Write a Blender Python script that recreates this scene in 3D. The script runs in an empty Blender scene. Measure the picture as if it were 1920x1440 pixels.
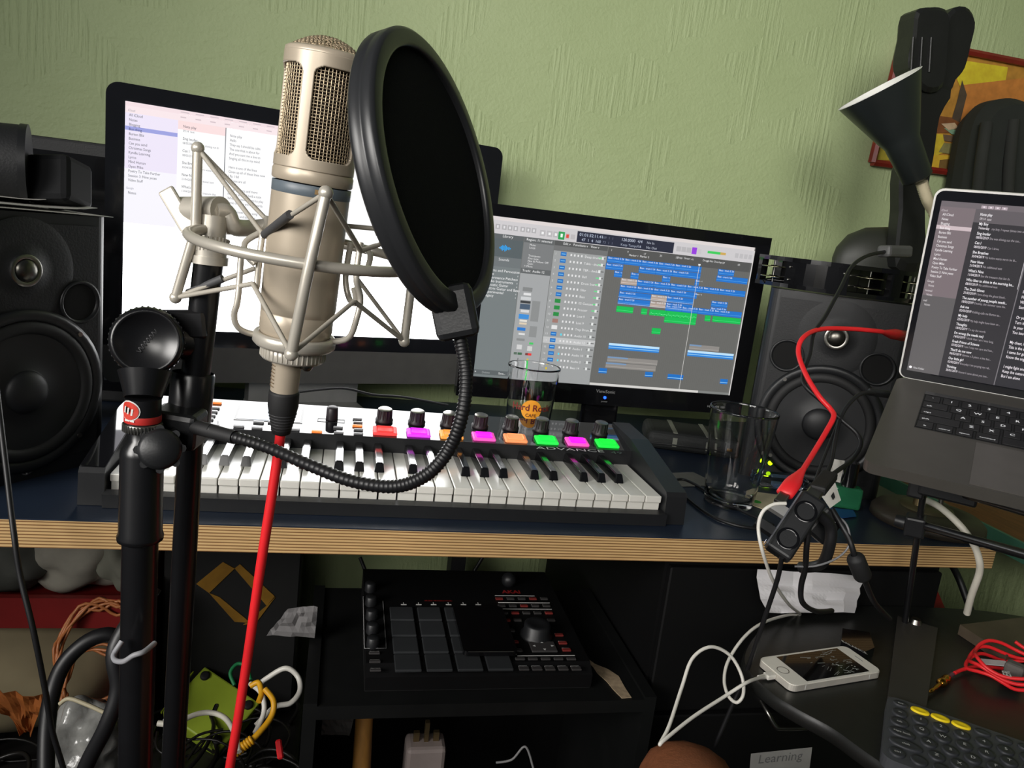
import bpy, bmesh, math, random
from mathutils import Vector, Matrix
random.seed(7)
sc = bpy.context.scene
col = sc.collection
# ------------------------------------------------------------------ camera
YAW, PITCH, ROLL = 0.2267, 0.2001, 0.1187
CAM = Vector((0.2468, -0.8556, 1.1030)); F = 1443.0
FW = Vector((math.sin(YAW)*math.cos(PITCH), math.cos(YAW)*math.cos(PITCH), -math.sin(PITCH)))
_rt = Vector((math.cos(YAW), -math.sin(YAW), 0)); _dn = FW.cross(_rt)
if _dn.z > 0: _dn = -_dn
RT = math.cos(ROLL)*_rt - math.sin(ROLL)*_dn
DN = math.sin(ROLL)*_rt + math.cos(ROLL)*_dn
cam_d = bpy.data.cameras.new('camera'); cam = bpy.data.objects.new('camera', cam_d); col.objects.link(cam)
cam_d.sensor_fit = 'HORIZONTAL'; cam_d.sensor_width = 36.0; cam_d.lens = 36.0*F/1920.0; cam_d.clip_start = .02
cam.matrix_world = Matrix(((RT.x, -DN.x, -FW.x, CAM.x), (RT.y, -DN.y, -FW.y, CAM.y), (RT.z, -DN.z, -FW.z, CAM.z), (0, 0, 0, 1)))
sc.camera = cam
# ------------------------------------------------------------------ world, lights, exposure
w = bpy.data.worlds.new('world'); sc.world = w; w.use_nodes = True
w.node_tree.nodes['Background'].inputs[0].default_value = (0.80, 0.90, 1.0, 1)
w.node_tree.nodes['Background'].inputs[1].default_value = 0.05
def area(name, loc, target, sx, sy, power, color, spread=180):
    l = bpy.data.lights.new(name, 'AREA'); l.shape = 'RECTANGLE'; l.size = sx; l.size_y = sy
    l.energy = power; l.color = color; l.spread = math.radians(spread)
    o = bpy.data.objects.new(name, l); col.objects.link(o); o.location = loc
    o.rotation_euler = (Vector(target)-Vector(loc)).to_track_quat('-Z', 'Y').to_euler()
    return o
area('window_daylight', (-1.45, -1.45, 1.62), (0.30, -0.05, 0.88), 1.2, 1.0, 7.2, (1.0, 0.97, 0.93), 58)
area('rear_wall_fill', (-0.15, -2.30, 2.05), (0.98, 0.70, 1.62), 1.4, 1.1, 7.2, (1.0, 0.97, 0.92), 52)  # fill light added behind the camera to brighten the back wall
sc.view_settings.view_transform = 'Standard'; sc.view_settings.look = 'None'
sc.view_settings.exposure = 0.0; sc.view_settings.gamma = 1.0; sc.view_settings.use_curve_mapping = False

# ------------------------------------------------------------------ helpers
def ray(x, y): return FW + RT*((x-960)/F) + DN*((y-720)/F)
def at(x, y, X=None, Y=None, Z=None, d=None):
    q = ray(x, y)
    t = d if d is not None else (Y-CAM.y)/q.y if Y is not None else (Z-CAM.z)/q.z if Z is not None else (X-CAM.x)/q.x
    return CAM + q*t
def hit(x, y, O, n):
    q = ray(x, y); return CAM + q*((Vector(O)-CAM).dot(n)/q.dot(n))
def S(r, g, b):
    f = lambda c: (c/255)/12.92 if c/255 <= .04045 else ((c/255+.055)/1.055)**2.4
    return (f(r), f(g), f(b))
V = Vector
def spline(pts, n=8, closed=False):
    P = [V(p) for p in pts]; out = []; N = len(P)
    for i in range(N if closed else N-1):
        if closed: a, b, c, e = P[i-1], P[i], P[(i+1) % N], P[(i+2) % N]
        else: a, b, c, e = P[max(i-1, 0)], P[i], P[i+1], P[min(i+2, N-1)]
        for k in range(n):
            t = k/n
            out.append(.5*((2*b)+(c-a)*t+(2*a-5*b+4*c-e)*t*t+(3*b-a-3*c+e)*t**3))
    if not closed: out.append(P[-1])
    return out
def frame_m(o, z, x=None):
    z = V(z).normalized()
    if x is None: x = V((1, 0, 0)) if abs(z.x) < .9 else V((0, 1, 0))
    y = z.cross(V(x)).normalized(); x = y.cross(z)
    return Matrix(((x.x, y.x, z.x, o[0]), (x.y, y.y, z.y, o[1]), (x.z, y.z, z.z, o[2]), (0, 0, 0, 1)))
def basis(o, ex, ey, ez):
    return Matrix(((ex[0], ey[0], ez[0], o[0]), (ex[1], ey[1], ez[1], o[1]), (ex[2], ey[2], ez[2], o[2]), (0, 0, 0, 1)))
MW = {}
_rb = {}
class MB:
    def __init__(s): s.v = []; s.f = []; s.c = []; s.s = []; s.m = []
    def add(s, vs, fs, M=None, c=None, smooth=False, mi=0):
        o = len(s.v)
        s.v += [(M @ V(p)) if M is not None else V(p) for p in vs]
        for f in fs:
            s.f.append([i+o for i in f]); s.c.append(c); s.s.append(smooth); s.m.append(mi)
        return s
    def box(s, x0, x1, y0, y1, z0, z1, M=None, c=None, mi=0):
        vs = [(x0, y0, z0), (x1, y0, z0), (x1, y1, z0), (x0, y1, z0), (x0, y0, z1), (x1, y0, z1), (x1, y1, z1), (x0, y1, z1)]
        return s.add(vs, [(3, 2, 1, 0), (4, 5, 6, 7), (0, 1, 5, 4), (1, 2, 6, 5), (2, 3, 7, 6), (3, 0, 4, 7)], M, c, False, mi)
    def rbox(s, x0, x1, y0, y1, z0, z1, b=.003, seg=2, M=None, mi=0, vert=False):
        bm = bmesh.new(); bmesh.ops.create_cube(bm, size=1)
        for v in bm.verts: v.co = V(((x0+x1)/2+v.co.x*(x1-x0), (y0+y1)/2+v.co.y*(y1-y0), (z0+z1)/2+v.co.z*(z1-z0)))
        ed = [e for e in bm.edges if not vert or abs((e.verts[0].co-e.verts[1].co).normalized().z) > .9]
        bmesh.ops.bevel(bm, geom=ed, offset=b, segments=seg, affect='EDGES', profile=.5)
        bm.verts.ensure_lookup_table(); bm.verts.index_update()
        s.add([v.co.copy() for v in bm.verts], [[v.index for v in f.verts] for f in bm.faces], M, mi=mi)
        bm.free(); return s
    def cyl(s, p0, p1, r0, r1=None, n=20, caps=True, mi=0):
        r1 = r0 if r1 is None else r1
        M0 = frame_m(p0, V(p1)-V(p0)); L = (V(p1)-V(p0)).length
        vs = [(r0*math.cos(2*math.pi*i/n), r0*math.sin(2*math.pi*i/n), 0) for i in range(n)]+[(r1*math.cos(2*math.pi*i/n), r1*math.sin(2*math.pi*i/n), L) for i in range(n)]
        s.add(vs, [(i, (i+1) % n, n+(i+1) % n, n+i) for i in range(n)], M0, smooth=True, mi=mi)
        if caps: s.add(vs, [list(range(n))[::-1], list(range(n, 2*n))], M0, mi=mi)
        return s
    def lathe(s, prof, n=32, M=None, smooth=True, mi=0, a0=0, a1=2*math.pi):
        full = abs(a1-a0-2*math.pi) < 1e-6; k = n if full else n+1
        vs = []; fs = []
        for r, z in prof:
            for i in range(k):
                a = a0+(a1-a0)*i/n; vs.append((r*math.cos(a), r*math.sin(a), z))
        for j in range(len(prof)-1):
            for i in range(n):
                i2 = (i+1) % k
                if prof[j][0] < 1e-7: fs.append((j*k+i, (j+1)*k+i2, (j+1)*k+i))
                elif prof[j+1][0] < 1e-7: fs.append((j*k+i, j*k+i2, (j+1)*k+i))
                else: fs.append((j*k+i, j*k+i2, (j+1)*k+i2, (j+1)*k+i))
        return s.add(vs, fs, M, smooth=smooth, mi=mi)
    def tube(s, pts, r, n=8, closed=False, caps=True, mi=0):
        P = [V(p) for p in pts]; N = len(P)
        t = [(P[(i+1) % N]-P[i-1]) if closed else (P[min(i+1, N-1)]-P[max(i-1, 0)]) for i in range(N)]
        t = [q.normalized() if q.length > 1e-9 else V((0, 0, 1)) for q in t]
        nrm = t[0].orthogonal().normalized(); vs = []
        for i in range(N):
            nrm = (nrm-t[i]*nrm.dot(t[i])); nrm = nrm.normalized() if nrm.length > 1e-6 else t[i].orthogonal().normalized()
            b = t[i].cross(nrm); rr = r[i] if isinstance(r, (list, tuple)) else r
            for k in range(n):
                a = 2*math.pi*k/n; vs.append(P[i]+(nrm*math.cos(a)+b*math.sin(a))*rr)
        fs = []
        for i in range(N if closed else N-1):
            j = (i+1) % N
            fs += [(i*n+k, i*n+(k+1) % n, j*n+(k+1) % n, j*n+k) for k in range(n)]
        s.add(vs, fs, smooth=True, mi=mi)
        if caps and not closed: s.add(vs, [list(range(n))[::-1], list(range((N-1)*n, N*n))], mi=mi)
        return s
    def sph(s, c, r, sx=1, sy=1, sz=1, n=16, M=None, mi=0):
        m = n//2
        M2 = Matrix.Translation(V(c)) @ Matrix.Diagonal((r*sx, r*sy, r*sz, 1))
        prof = [(math.sin(math.pi*j/m), -math.cos(math.pi*j/m)) for j in range(m+1)]; prof[0] = (0, -1); prof[-1] = (0, 1)
        return s.lathe(prof, n, (M @ M2) if M is not None else M2, mi=mi)
    def prism(s, poly, z0, z1, M=None, mi=0, smooth=False):
        n = len(poly)
        vs = [(p[0], p[1], z0) for p in poly]+[(p[0], p[1], z1) for p in poly]
        s.add(vs, [list(range(n))[::-1], list(range(n, 2*n))], M, mi=mi)
        return s.add(vs, [(i, (i+1) % n, n+(i+1) % n, n+i) for i in range(n)], M, smooth=smooth, mi=mi)
    def quad(s, a, b, c, e, cl=None, mi=0): return s.add([a, b, c, e], [(0, 1, 2, 3)], c=cl, mi=mi)
    def rect(s, M, x0, y0, x1, y1, z=0, c=None): return s.add([(x0, y0, z), (x1, y0, z), (x1, y1, z), (x0, y1, z)], [(0, 1, 2, 3)], M, c)
    def text(s, st, size, M, c=None, align='L', bold=0, sx=1):
        vs, fs, wd = glyphs(st, bold)
        ox = 0 if align == 'L' else -wd*size*sx/2 if align == 'C' else -wd*size*sx
        return s.add([(p[0]*size*sx+ox, p[1]*size, 0) for p in vs], fs, M, c)
    def build(s, name, mat, parent=None, world=False, link=True):
        me = bpy.data.meshes.new(name)
        vs = s.v
        if world and parent is not None:
            inv = MW[parent.name].inverted(); vs = [inv @ p for p in vs]
        me.from_pydata([tuple(p) for p in vs], [], s.f)
        me.polygons.foreach_set('use_smooth', s.s); me.polygons.foreach_set('material_index', s.m)
        for q in (mat if isinstance(mat, (list, tuple)) else [mat]): me.materials.append(q)
        if any(c is not None for c in s.c):
            ca = me.color_attributes.new('Col', 'FLOAT_COLOR', 'CORNER'); buf = []
            for f, c in zip(s.f, s.c):
                for _ in f: buf += [*(c or (1, 1, 1)), 1.0]
            ca.data.foreach_set('color', buf)
        me.update(); o = bpy.data.objects.new(name, me); col.objects.link(o)
        MW[o.name] = Matrix.Identity(4)
        if parent is not None:
            o.parent = parent; MW[o.name] = MW[parent.name]
        return o
_gl = {}
def glyphs(st, bold=0):
    k = (st, bold)
    if k not in _gl:
        cu = bpy.data.curves.new('t', 'FONT'); cu.body = st; cu.size = 1; cu.resolution_u = 2; cu.offset = bold
        ob = bpy.data.objects.new('t', cu); col.objects.link(ob)
        dg = bpy.context.evaluated_depsgraph_get(); me = ob.evaluated_get(dg).to_mesh()
        vs = [tuple(v.co) for v in me.vertices]; fs = [list(p.vertices) for p in me.polygons]
        _gl[k] = (vs, fs, max([v[0] for v in vs] or [0]))
        ob.evaluated_get(dg).to_mesh_clear(); bpy.data.objects.remove(ob); bpy.data.curves.remove(cu)
    return _gl[k]
def thing(name, label, cat, loc=(0, 0, 0), rotz=0, group=None, M=None):
    o = bpy.data.objects.new(name, None); col.objects.link(o); o.empty_display_size = .02
    M = M if M is not None else Matrix.Translation(V(loc)) @ Matrix.Rotation(rotz, 4, 'Z')
    o.matrix_world = M; MW[o.name] = M.copy()
    return tag(o, label, cat, group)
def tag(o, label, cat, group=None):
    o['label'] = label; o['category'] = cat
    if group: o['group'] = group
    return o
def struct(o): o['kind'] = 'structure'; return o
def stuff(o): o['kind'] = 'stuff'; return o
def inst(src, name, parent, loc=(0, 0, 0), M=None):
    o = bpy.data.objects.new(name, src.data if hasattr(src, 'data') else src); col.objects.link(o)
    o.parent = parent; MW[o.name] = MW[parent.name]
    if M is not None: o.matrix_local = M
    else: o.location = loc
    return o
# ------------------------------------------------------------------ materials
def mat(name, c, rough=.5, metal=0, spec=.5, var=.08, vs=30, bump=0, bs=200, emit=0, coat=0, ec=None, trans=0, ior=1.5, stretch=None, c2=None):
    m = bpy.data.materials.new(name); m.use_nodes = True; nt = m.node_tree; b = nt.nodes['Principled BSDF']
    L = nt.links.new; N = nt.nodes.new
    b.inputs['Roughness'].default_value = rough; b.inputs['Metallic'].default_value = metal
    b.inputs['Specular IOR Level'].default_value = spec; b.inputs['IOR'].default_value = ior
    b.inputs['Coat Weight'].default_value = coat; b.inputs['Transmission Weight'].default_value = trans
    tc = N('ShaderNodeTexCoord'); mp = N('ShaderNodeMapping'); L(tc.outputs['Object'], mp.inputs[0])
    if stretch: mp.inputs['Scale'].default_value = stretch
    nz = N('ShaderNodeTexNoise'); nz.inputs['Scale'].default_value = vs; nz.inputs['Detail'].default_value = 4; L(mp.outputs[0], nz.inputs[0])
    rp = N('ShaderNodeValToRGB'); L(nz.outputs[0], rp.inputs[0])
    rp.color_ramp.elements[0].position = .3; rp.color_ramp.elements[1].position = .7
    a = c2 if c2 else tuple(x*(1-var) for x in c)
    rp.color_ramp.elements[0].color = (*a, 1); rp.color_ramp.elements[1].color = (*(c if c2 else tuple(min(1, x*(1+var)) for x in c)), 1)
    L(rp.outputs[0], b.inputs['Base Color'])
    if emit:
        b.inputs['Emission Color'].default_value = (*(ec or c), 1); b.inputs['Emission Strength'].default_value = emit
    if bump:
        n2 = N('ShaderNodeTexNoise'); n2.inputs['Scale'].default_value = bs; n2.inputs['Detail'].default_value = 5; L(mp.outputs[0], n2.inputs[0])
        bp = N('ShaderNodeBump'); bp.inputs['Strength'].default_value = bump; bp.inputs['Distance'].default_value = .002
        L(n2.outputs[0], bp.inputs['Height']); L(bp.outputs[0], b.inputs['Normal'])
    return m
def attr_mat(name, strength, rough=.3, emissive=True):
    m = bpy.data.materials.new(name); m.use_nodes = True; nt = m.node_tree; b = nt.nodes['Principled BSDF']
    a = nt.nodes.new('ShaderNodeAttribute'); a.attribute_name = 'Col'
    b.inputs['Roughness'].default_value = rough
    if emissive:
        b.inputs['Base Color'].default_value = (.01, .01, .01, 1)
        nt.links.new(a.outputs['Color'], b.inputs['Emission Color']); b.inputs['Emission Strength'].default_value = strength
    else:
        tc = nt.nodes.new('ShaderNodeTexCoord'); nz = nt.nodes.new('ShaderNodeTexNoise'); nz.inputs['Scale'].default_value = 60
        nt.links.new(tc.outputs['Object'], nz.inputs[0])
        mx = nt.nodes.new('ShaderNodeMix'); mx.data_type = 'RGBA'; mx.blend_type = 'OVERLAY'; mx.inputs[0].default_value = .35
        nt.links.new(a.outputs['Color'], mx.inputs[6]); nt.links.new(nz.outputs[0], mx.inputs[7])
        nt.links.new(mx.outputs[2], b.inputs['Base Color'])
    return m
BLK = mat('black_plastic', S(28, 29, 31), .42, bump=.06, bs=700)
GLB = mat('gloss_black', S(14, 14, 16), .12, coat=.3)
MTB = mat('matte_black', S(24, 25, 27), .6, bump=.2, bs=400)
RUB = mat('black_rubber', S(26, 26, 27), .65)
CABB = mat('black_cable', S(24, 24, 26), .45)
STL = mat('black_steel', S(20, 20, 22), .28, spec=.6, var=.15)
CHR = mat('brushed_steel', S(150, 148, 142), .3, metal=1)
BRS = mat('aged_brass', S(150, 132, 96), .35, metal=.9)
GOLD = mat('gold_plate', S(205, 150, 60), .22, metal=1)
CHAMP = mat('champagne_enamel', S(184, 171, 152), .36, metal=.25, var=.03)
SATN = mat('satin_nickel', S(196, 190, 178), .33, metal=.35, var=.04)
WHT = mat('white_plastic', S(226, 223, 214), .32, var=.03)
PAPER = mat('white_paper', S(214, 212, 214), .8, var=.04, vs=12, bump=.4, bs=30)
RED = mat('red_cable', S(236, 40, 46), .4, var=.04)
SILV = mat('silver_aluminium', S(168, 168, 166), .38, metal=.35)
SPACE = mat('space_grey_aluminium', S(92, 89, 84), .42, metal=.5, var=.05)
WTXT = mat('white_print', S(215, 215, 212), .5, var=.02)
GTXT = mat('grey_print', S(140, 140, 140), .5, var=.02)
UI = attr_mat('screen_pixels', 1.0)
UIL = attr_mat('laptop_screen_pixels', 1.0)
UIM = attr_mat('bright_screen_pixels', 6.0)
PAINT = attr_mat('oil_paint', 1, .6, False)
GLASS = mat('clear_glass', (1, 1, 1), .0, trans=1, ior=1.45, var=0)
# ------------------------------------------------------------------ the setting
def wall_mat():
    m = bpy.data.materials.new('green_textured_wallpaper'); m.use_nodes = True; nt = m.node_tree; b = nt.nodes['Principled BSDF']
    N = nt.nodes.new; L = nt.links.new
    tc = N('ShaderNodeTexCoord')
    def noise(scale, st, detail=4, rot=0):
        mp = N('ShaderNodeMapping'); mp.inputs['Scale'].default_value = st; mp.inputs['Rotation'].default_value = (0, rot, 0); L(tc.outputs['Object'], mp.inputs[0])
        n = N('ShaderNodeTexNoise'); n.inputs['Scale'].default_value = scale; n.inputs['Detail'].default_value = detail; L(mp.outputs[0], n.inputs[0]); return n.outputs[0]
    def math_(op, a, c=None, v=None):
        q = N('ShaderNodeMath'); q.operation = op; L(a, q.inputs[0])
        if c is not None: L(c, q.inputs[1])
        if v is not None: q.inputs[1].default_value = v
        return q.outputs[0]
    patch = math_('GREATER_THAN', noise(7, (1, 1, 1), 1), v=.52)
    sv = math_('MULTIPLY', math_('POWER', noise(60, (2.2, 1, .16), 3, .12), v=2.2), patch)
    inv = math_('SUBTRACT', patch, v=1.0); inv = math_('MULTIPLY', inv, v=-1.0)
    sh = math_('MULTIPLY', math_('POWER', noise(40, (.5, 1, 1.2), 3, .5), v=2.2), inv)
    fine = math_('MULTIPLY', noise(150, (1, 1, 1), 5), v=.35)
    h = math_('ADD', math_('ADD', sv, math_('MULTIPLY', sh, v=.6)), fine)
    bp = N('ShaderNodeBump'); bp.inputs['Strength'].default_value = .55; bp.inputs['Distance'].default_value = .0065
    L(h, bp.inputs['Height']); L(bp.outputs[0], b.inputs['Normal'])
    rp = N('ShaderNodeValToRGB'); L(noise(2.5, (1, 1, 1), 5), rp.inputs[0])
    rp.color_ramp.elements[0].position = .3; rp.color_ramp.elements[1].position = .75
    rp.color_ramp.elements[0].color = (*S(156, 171, 124), 1); rp.color_ramp.elements[1].color = (*S(167, 181, 136), 1)
    L(rp.outputs[0], b.inputs['Base Color']); b.inputs['Roughness'].default_value = .62
    return m
WALL = wall_mat()
CARPET = mat('dark_carpet', S(52, 46, 42), .95, var=.3, vs=90, bump=.6, bs=300)
WY = .70
struct(MB().box(-2.2, 2.2, WY, WY+.1, 0, 2.6).build('wall_back', WALL))
struct(MB().box(-2.2, 2.2, -2.6, WY+.1, -.05, 0).build('floor', CARPET))
struct(MB().box(1.53, 1.63, -1.2, WY, 0, .625).build('wall_right', WALL))
struct(MB().box(2.1, 2.2, -1.2, WY, .66, 2.6).build('wall_recess', WALL))
sill = struct(MB().box(1.47, 2.1, -1.2, WY, .625, .655).build('trim_1', mat('brown_wood', S(128, 80, 42), .5, var=.3, vs=14, stretch=(6, 1, 6))))
MB().box(1.462, 1.47, -1.2, WY, .622, .657).build('sill_edge', mat('teal_paint', S(82, 138, 116), .5), sill)

# ------------------------------------------------------------------ desk
def ply_mat():
    m = mat('plywood_edge', S(214, 178, 124), .55, var=.1, vs=8, stretch=(3, 3, 40)); nt = m.node_tree; b = nt.nodes['Principled BSDF']
    N = nt.nodes.new; L = nt.links.new
    src = b.inputs['Base Color'].links[0].from_socket
    tc = N('ShaderNodeTexCoord'); sp = N('ShaderNodeSeparateXYZ'); L(tc.outputs['Object'], sp.inputs[0])
    nz = N('ShaderNodeTexNoise'); nz.inputs['Scale'].default_value = 9; L(tc.outputs['Object'], nz.inputs[0])
    a = N('ShaderNodeMath'); a.operation = 'MULTIPLY_ADD'; L(nz.outputs[0], a.inputs[0]); a.inputs[1].default_value = .0007; L(sp.outputs['Z'], a.inputs[2])
    s1 = N('ShaderNodeMath'); s1.operation = 'MULTIPLY'; L(a.outputs[0], s1.inputs[0]); s1.inputs[1].default_value = 2*math.pi/.0037
    s2 = N('ShaderNodeMath'); s2.operation = 'SINE'; L(s1.outputs[0], s2.inputs[0])
    mr = N('ShaderNodeMapRange'); L(s2.outputs[0], mr.inputs[0]); mr.inputs[1].default_value = .1; mr.inputs[2].default_value = .85
    mx = N('ShaderNodeMix'); mx.data_type = 'RGBA'; L(mr.outputs[0], mx.inputs[0]); L(src, mx.inputs[6]); mx.inputs[7].default_value = (*S(128, 88, 48), 1)
    L(mx.outputs[2], b.inputs['Base Color']); return m
NAVY = mat('navy_laminate', S(34, 44, 60), .33, var=.2, vs=8, bump=.05, bs=300)
desk = thing('desk', 'long plywood desk with dark navy laminate top and striped layered edge', 'desk', (.3, .33, 0))
MB().box(-.95, 1.175, 0, .66, .7071, .7385).build('board', ply_mat(), desk, True)
MB().box(-.95, 1.1755, .0005, .66, .7385, .74).build('laminate_top', NAVY, desk, True)
MB().box(-.93, -.89, .05, .64, 0, .7071).build('leg', MTB, desk, True)
MB().box(.50, .53, .60, .65, 0, .7071).build('leg', MTB, desk, True)
MB().box(1.13, 1.165, .56, .65, 0, .7071).build('leg', MTB, desk, True)

# ------------------------------------------------------------------ studio speakers
CONE = mat('speaker_cone', S(30, 31, 33), .5, var=.1)
def speaker(label, loc, rz, led):
    t = thing('studio_speaker', label, 'speaker', loc, rz, 'pair of studio speakers')
    W, H, D = .109, .316, .235
    # body: front face at local y=0, rounded vertical front edges
    prof = []
    for k in range(7):
        a = math.pi/2*k/6; prof.append((W-.014+.014*math.sin(a), .014-.014*math.cos(a)))
    poly = [(x, y) for x, y in prof]+[(W, D), (-W, D)]+[(-x, y) for x, y in prof[::-1]]
    body = MB().prism(poly, 0, H, smooth=False).build('cabinet', BLK, t)
    Mf = lambda x, z, y=0: basis((x, y, z), (1, 0, 0), (0, 0, 1), (0, -1, 0))
    MB().box(-W+.016, W-.016, -.0016, .001, .02, H-.012).build('baffle', MTB, t)
    wz = .109
    wf = MB().lathe([(.097, 0), (.098, .004), (.093, .006), (.086, .0055), (.084, .003)], 48, Mf(0, wz, -.0015)).build('woofer_frame', BLK, t)
    sr = [(.084+.008*math.cos(a)*-1 if False else .0765+.0078*math.cos(a), .002+.0055*math.sin(a)) for a in [math.pi*k/8 for k in range(9)]]
    MB().lathe(sr, 48, Mf(0, wz, -.0015)).build('surround', RUB, wf)
    MB().lathe([(.069, .002), (.064, -.001), (.03, -.0012)][::1] if False else [(.069, .0022), (.05, .0008), (.027, .0005), (.0255, .0015)], 40, Mf(0, wz, -.0018)).build('cone', CONE, wf)
    MB().sph((0, -.003, wz), .026, 1, .42, 1, 24).build('dust_cap', CONE, wf)
    for a in range(4):
        th = math.pi/4+a*math.pi/2
        MB().cyl((.091*math.cos(th), -.006, wz+.091*math.sin(th)), (.091*math.cos(th), -.009, wz+.091*math.sin(th)), .003, n=10).build('screw', CHR, wf)
    # tweeter in a shallow horn
    tz = .251
    hr = MB().lathe([(.060, .0), (.052, .0018), (.035, .0012), (.02, .0022), (.0185, .004)], 40, Mf(0, tz, -.0018)).build('tweeter_horn', MTB, t)
    MB().sph((0, -.004, tz), .0135, 1, .55, 1, 20).build('tweeter_dome', mat('titanium_dome', S(110, 108, 102), .32, metal=1), hr)
    MB().lathe([(.0135, .003), (.0165, .004), (.0185, .003)], 24, Mf(0, tz, -.0028)).build('tweeter_ring', CHR, hr)
    for sx in (-1, 1):
        p = MB().lathe([(.0262, 0), (.0265, .0035), (.0235, .0035), (.0215, 0)], 32, Mf(sx*.068, .212, -.0016)).build('bass_port', BLK, t)
        MB().cyl((sx*.068, -.0018, .212), (sx*.068, -.0024, .212), .0215, n=28).build('port_hole', mat('port_dark', S(4, 4, 4), .9), p)
    lg = MB().lathe([(.0078, .0), (.0095, .001), (.0088, .0)], 28, Mf(.0, .0165, -.0018))
    for a in range(6):
        th = a*math.pi/3+math.pi/2
        lg.cyl((0, -.0024, .0165), (.0082*math.cos(th), -.0024, .0165+.0082*math.sin(th)), .0009, .0016, n=6)
    lg.build('round_emblem', mat('emblem_grey', S(126, 126, 126), .4), t)
    if led:
        MB().sph((-.062, -.003, .030), .0038, 1, .6, 1, 12).build('power_light', mat('green_led', S(200, 255, 20), .3, emit=2.5, ec=S(190, 255, 10)), t)
    return t
speaker('black studio speaker with lit green power light, beside the glossy widescreen monitor', (1.012, .225, .74), math.radians(-30), True)
speaker('black studio speaker at the far left with loose papers on its top', (-.109, .117, .74), math.radians(54), False)

# ------------------------------------------------------------------ all-in-one desktop computer
IY = .2878
imac = thing('desktop_computer', 'all-in-one computer with glowing white notes screen behind the microphone', 'computer', (.2026, .5076, .74), IY)
BEZ = mat('black_glass', S(26, 27, 31), .10, var=.05, coat=.2)
zt = 1.2416-.74
Mi = basis((-.325, 0, zt), (1, 0, 0), (0, 0, 1), (0, -1, 0))        # local plane: x right, y up (down = negative), z to viewer
gl = MB(); rr = .018; pts = []
for cx, cy, a0 in ((.65-rr, -rr, 0), (rr, -rr, 90)):
    for k in range(7):
        a = math.radians(a0+90*k/6); pts.append((cx+rr*math.cos(a), cy+rr*math.sin(a)))
pts += [(0, -.388), (.65, -.388)]
gl.prism(pts, -.004, 0, Mi).build('glass_front', BEZ, imac)
ch = [(0, -.388), (0, -.4475+.016)]
for k in range(7):
    a = math.radians(180+90*k/6); ch.append((.016+.016*math.cos(a), -.4315+.016*math.sin(a)))
for k in range(7):
    a = math.radians(270+90*k/6); ch.append((.634+.016*math.cos(a), -.4315+.016*math.sin(a)))
ch += [(.65, -.388)]
MB().prism(ch, -.006, -.0005, Mi).build('chin', mat('chin_aluminium', S(98, 97, 94), .45, metal=.3), imac)
bk = MB()
bk.prism(pts[:-2]+[(0.002, -.445), (.648, -.445)], -.010, -.0042, Mi)
bk.lathe([(.0, -.055), (.12, -.050), (.22, -.030), (.30, -.0101)], 40, basis((0, 0, zt-.22), (1, 0, 0), (0, 0, .72), (0, -1, 0)))
bk.build('back_shell', SILV, imac)
st = MB()
st.box(-.09, .09, .045, .056, .06, .25); st.build('stand_neck', SILV, imac)
MB().rbox(-.1, .1, -.085, .085, 0, .008, .003).build('stand_foot', SILV, imac)
MB().box(-.098, .098, .046, .085, .006, .075).build('stand_heel', SILV, imac)
SW, SH = .584, .336; sx0, sy0 = .0255, -.0250
ui = MB()
def irect(x0, y0, x1, y1, z, c): ui.rect(Mi, x0, -y0, x1, -y1, z, c)
x1s, y1s = .0255+SW, .025+SH
irect(.0255, .025, x1s, y1s, .0006, (1, 1, 1))
Dm = lambda *c: tuple(q/6 for q in S(*c))
irect(.097, .0405, .42, .205, .0008, Dm(255, 255, 255))
irect(.0255, .025, .097, .12, .0009, Dm(240, 232, 250)); irect(.0255, .12, .097, .2, .0009, Dm(249, 247, 254))
irect(.0255, .025, x1s, .031, .0011, Dm(246, 226, 230)); irect(.0255, .031, x1s, .0405, .0010, Dm(250, 233, 236)); irect(.097, .0405, .165, .053, .00105, Dm(252, 226, 226))
irect(.0255, .0595, .0965, .0652, .0012, Dm(160, 165, 226))
irect(.1648, .0405, .1660, .27, .0012, Dm(120, 122, 128))
ui.build('screen', UIM, imac)
tx = MB()
SIDE = ['All iCloud', 'Notes', 'Blogging', 'Bon thing', 'Burton Bliz', 'Business', 'Can you send', 'Christmas Songs', 'Kyndle Learning', 'Lyrics', 'Mind Human', 'Open Mike', 'Poetry To Take Further', 'Session 3: Nine yeses', 'Video Stuff']
NOTES = [('My Boy', 'Yesterday   my boy, I repeat (times two or...'), ('Sing louder', '08/05/2019  She was shining out the sun...'), ('Can I', '08/05/2019  Can I drive'), ('She Breathes', '30/04/2019  My lustre wants me to be th...'), ('New Note', '21/04/2019  No additional text'), ("What's Nine", '11/04/2019  See the treasure that lies th...'), ('Who likes to shine in the morning be...', '08/03/2019  No additional text'), ('The Dusk Glows', '31/03/2019  I love along the ghost block...'), ('The number of young people needs...', '18/03/2019  Destiny, the summer tune tha...'), ('Ask me', '02/03/2019  Kidding calls me Burton as...'), ('My help', '23/02/2019  My help might have been or...'), ('Thoughts', '18/02/2019  To say the words'), ("I'm wrong (he needs me)", '14/02/2019  I think that I am I very long...'), ('Fresh Prince of Science', '07/02/2019  I am I may not care and hen...'), ("That'll do me now", '06/02/2019  Gimme a 5 piece, a bite but...'), ('Our little girl', '02/02/2019  Everyday I am praying my reb...'), ('Thinking', '30/01/2019  I know I came about you too...')]
dk = S(70, 72, 84)
def itxt(s_, x, y, size, c): tx.text(s_, size, Mi @ Matrix.Translation((x, -y, .0016)), c, sx=.8)
itxt('iCloud', .029, .0385, .0044, S(150, 148, 160))
for i, s_ in enumerate(SIDE): itxt(s_, .0305, .0455+i*.00665, .0056, dk if i != 3 else S(40, 44, 90))
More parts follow.
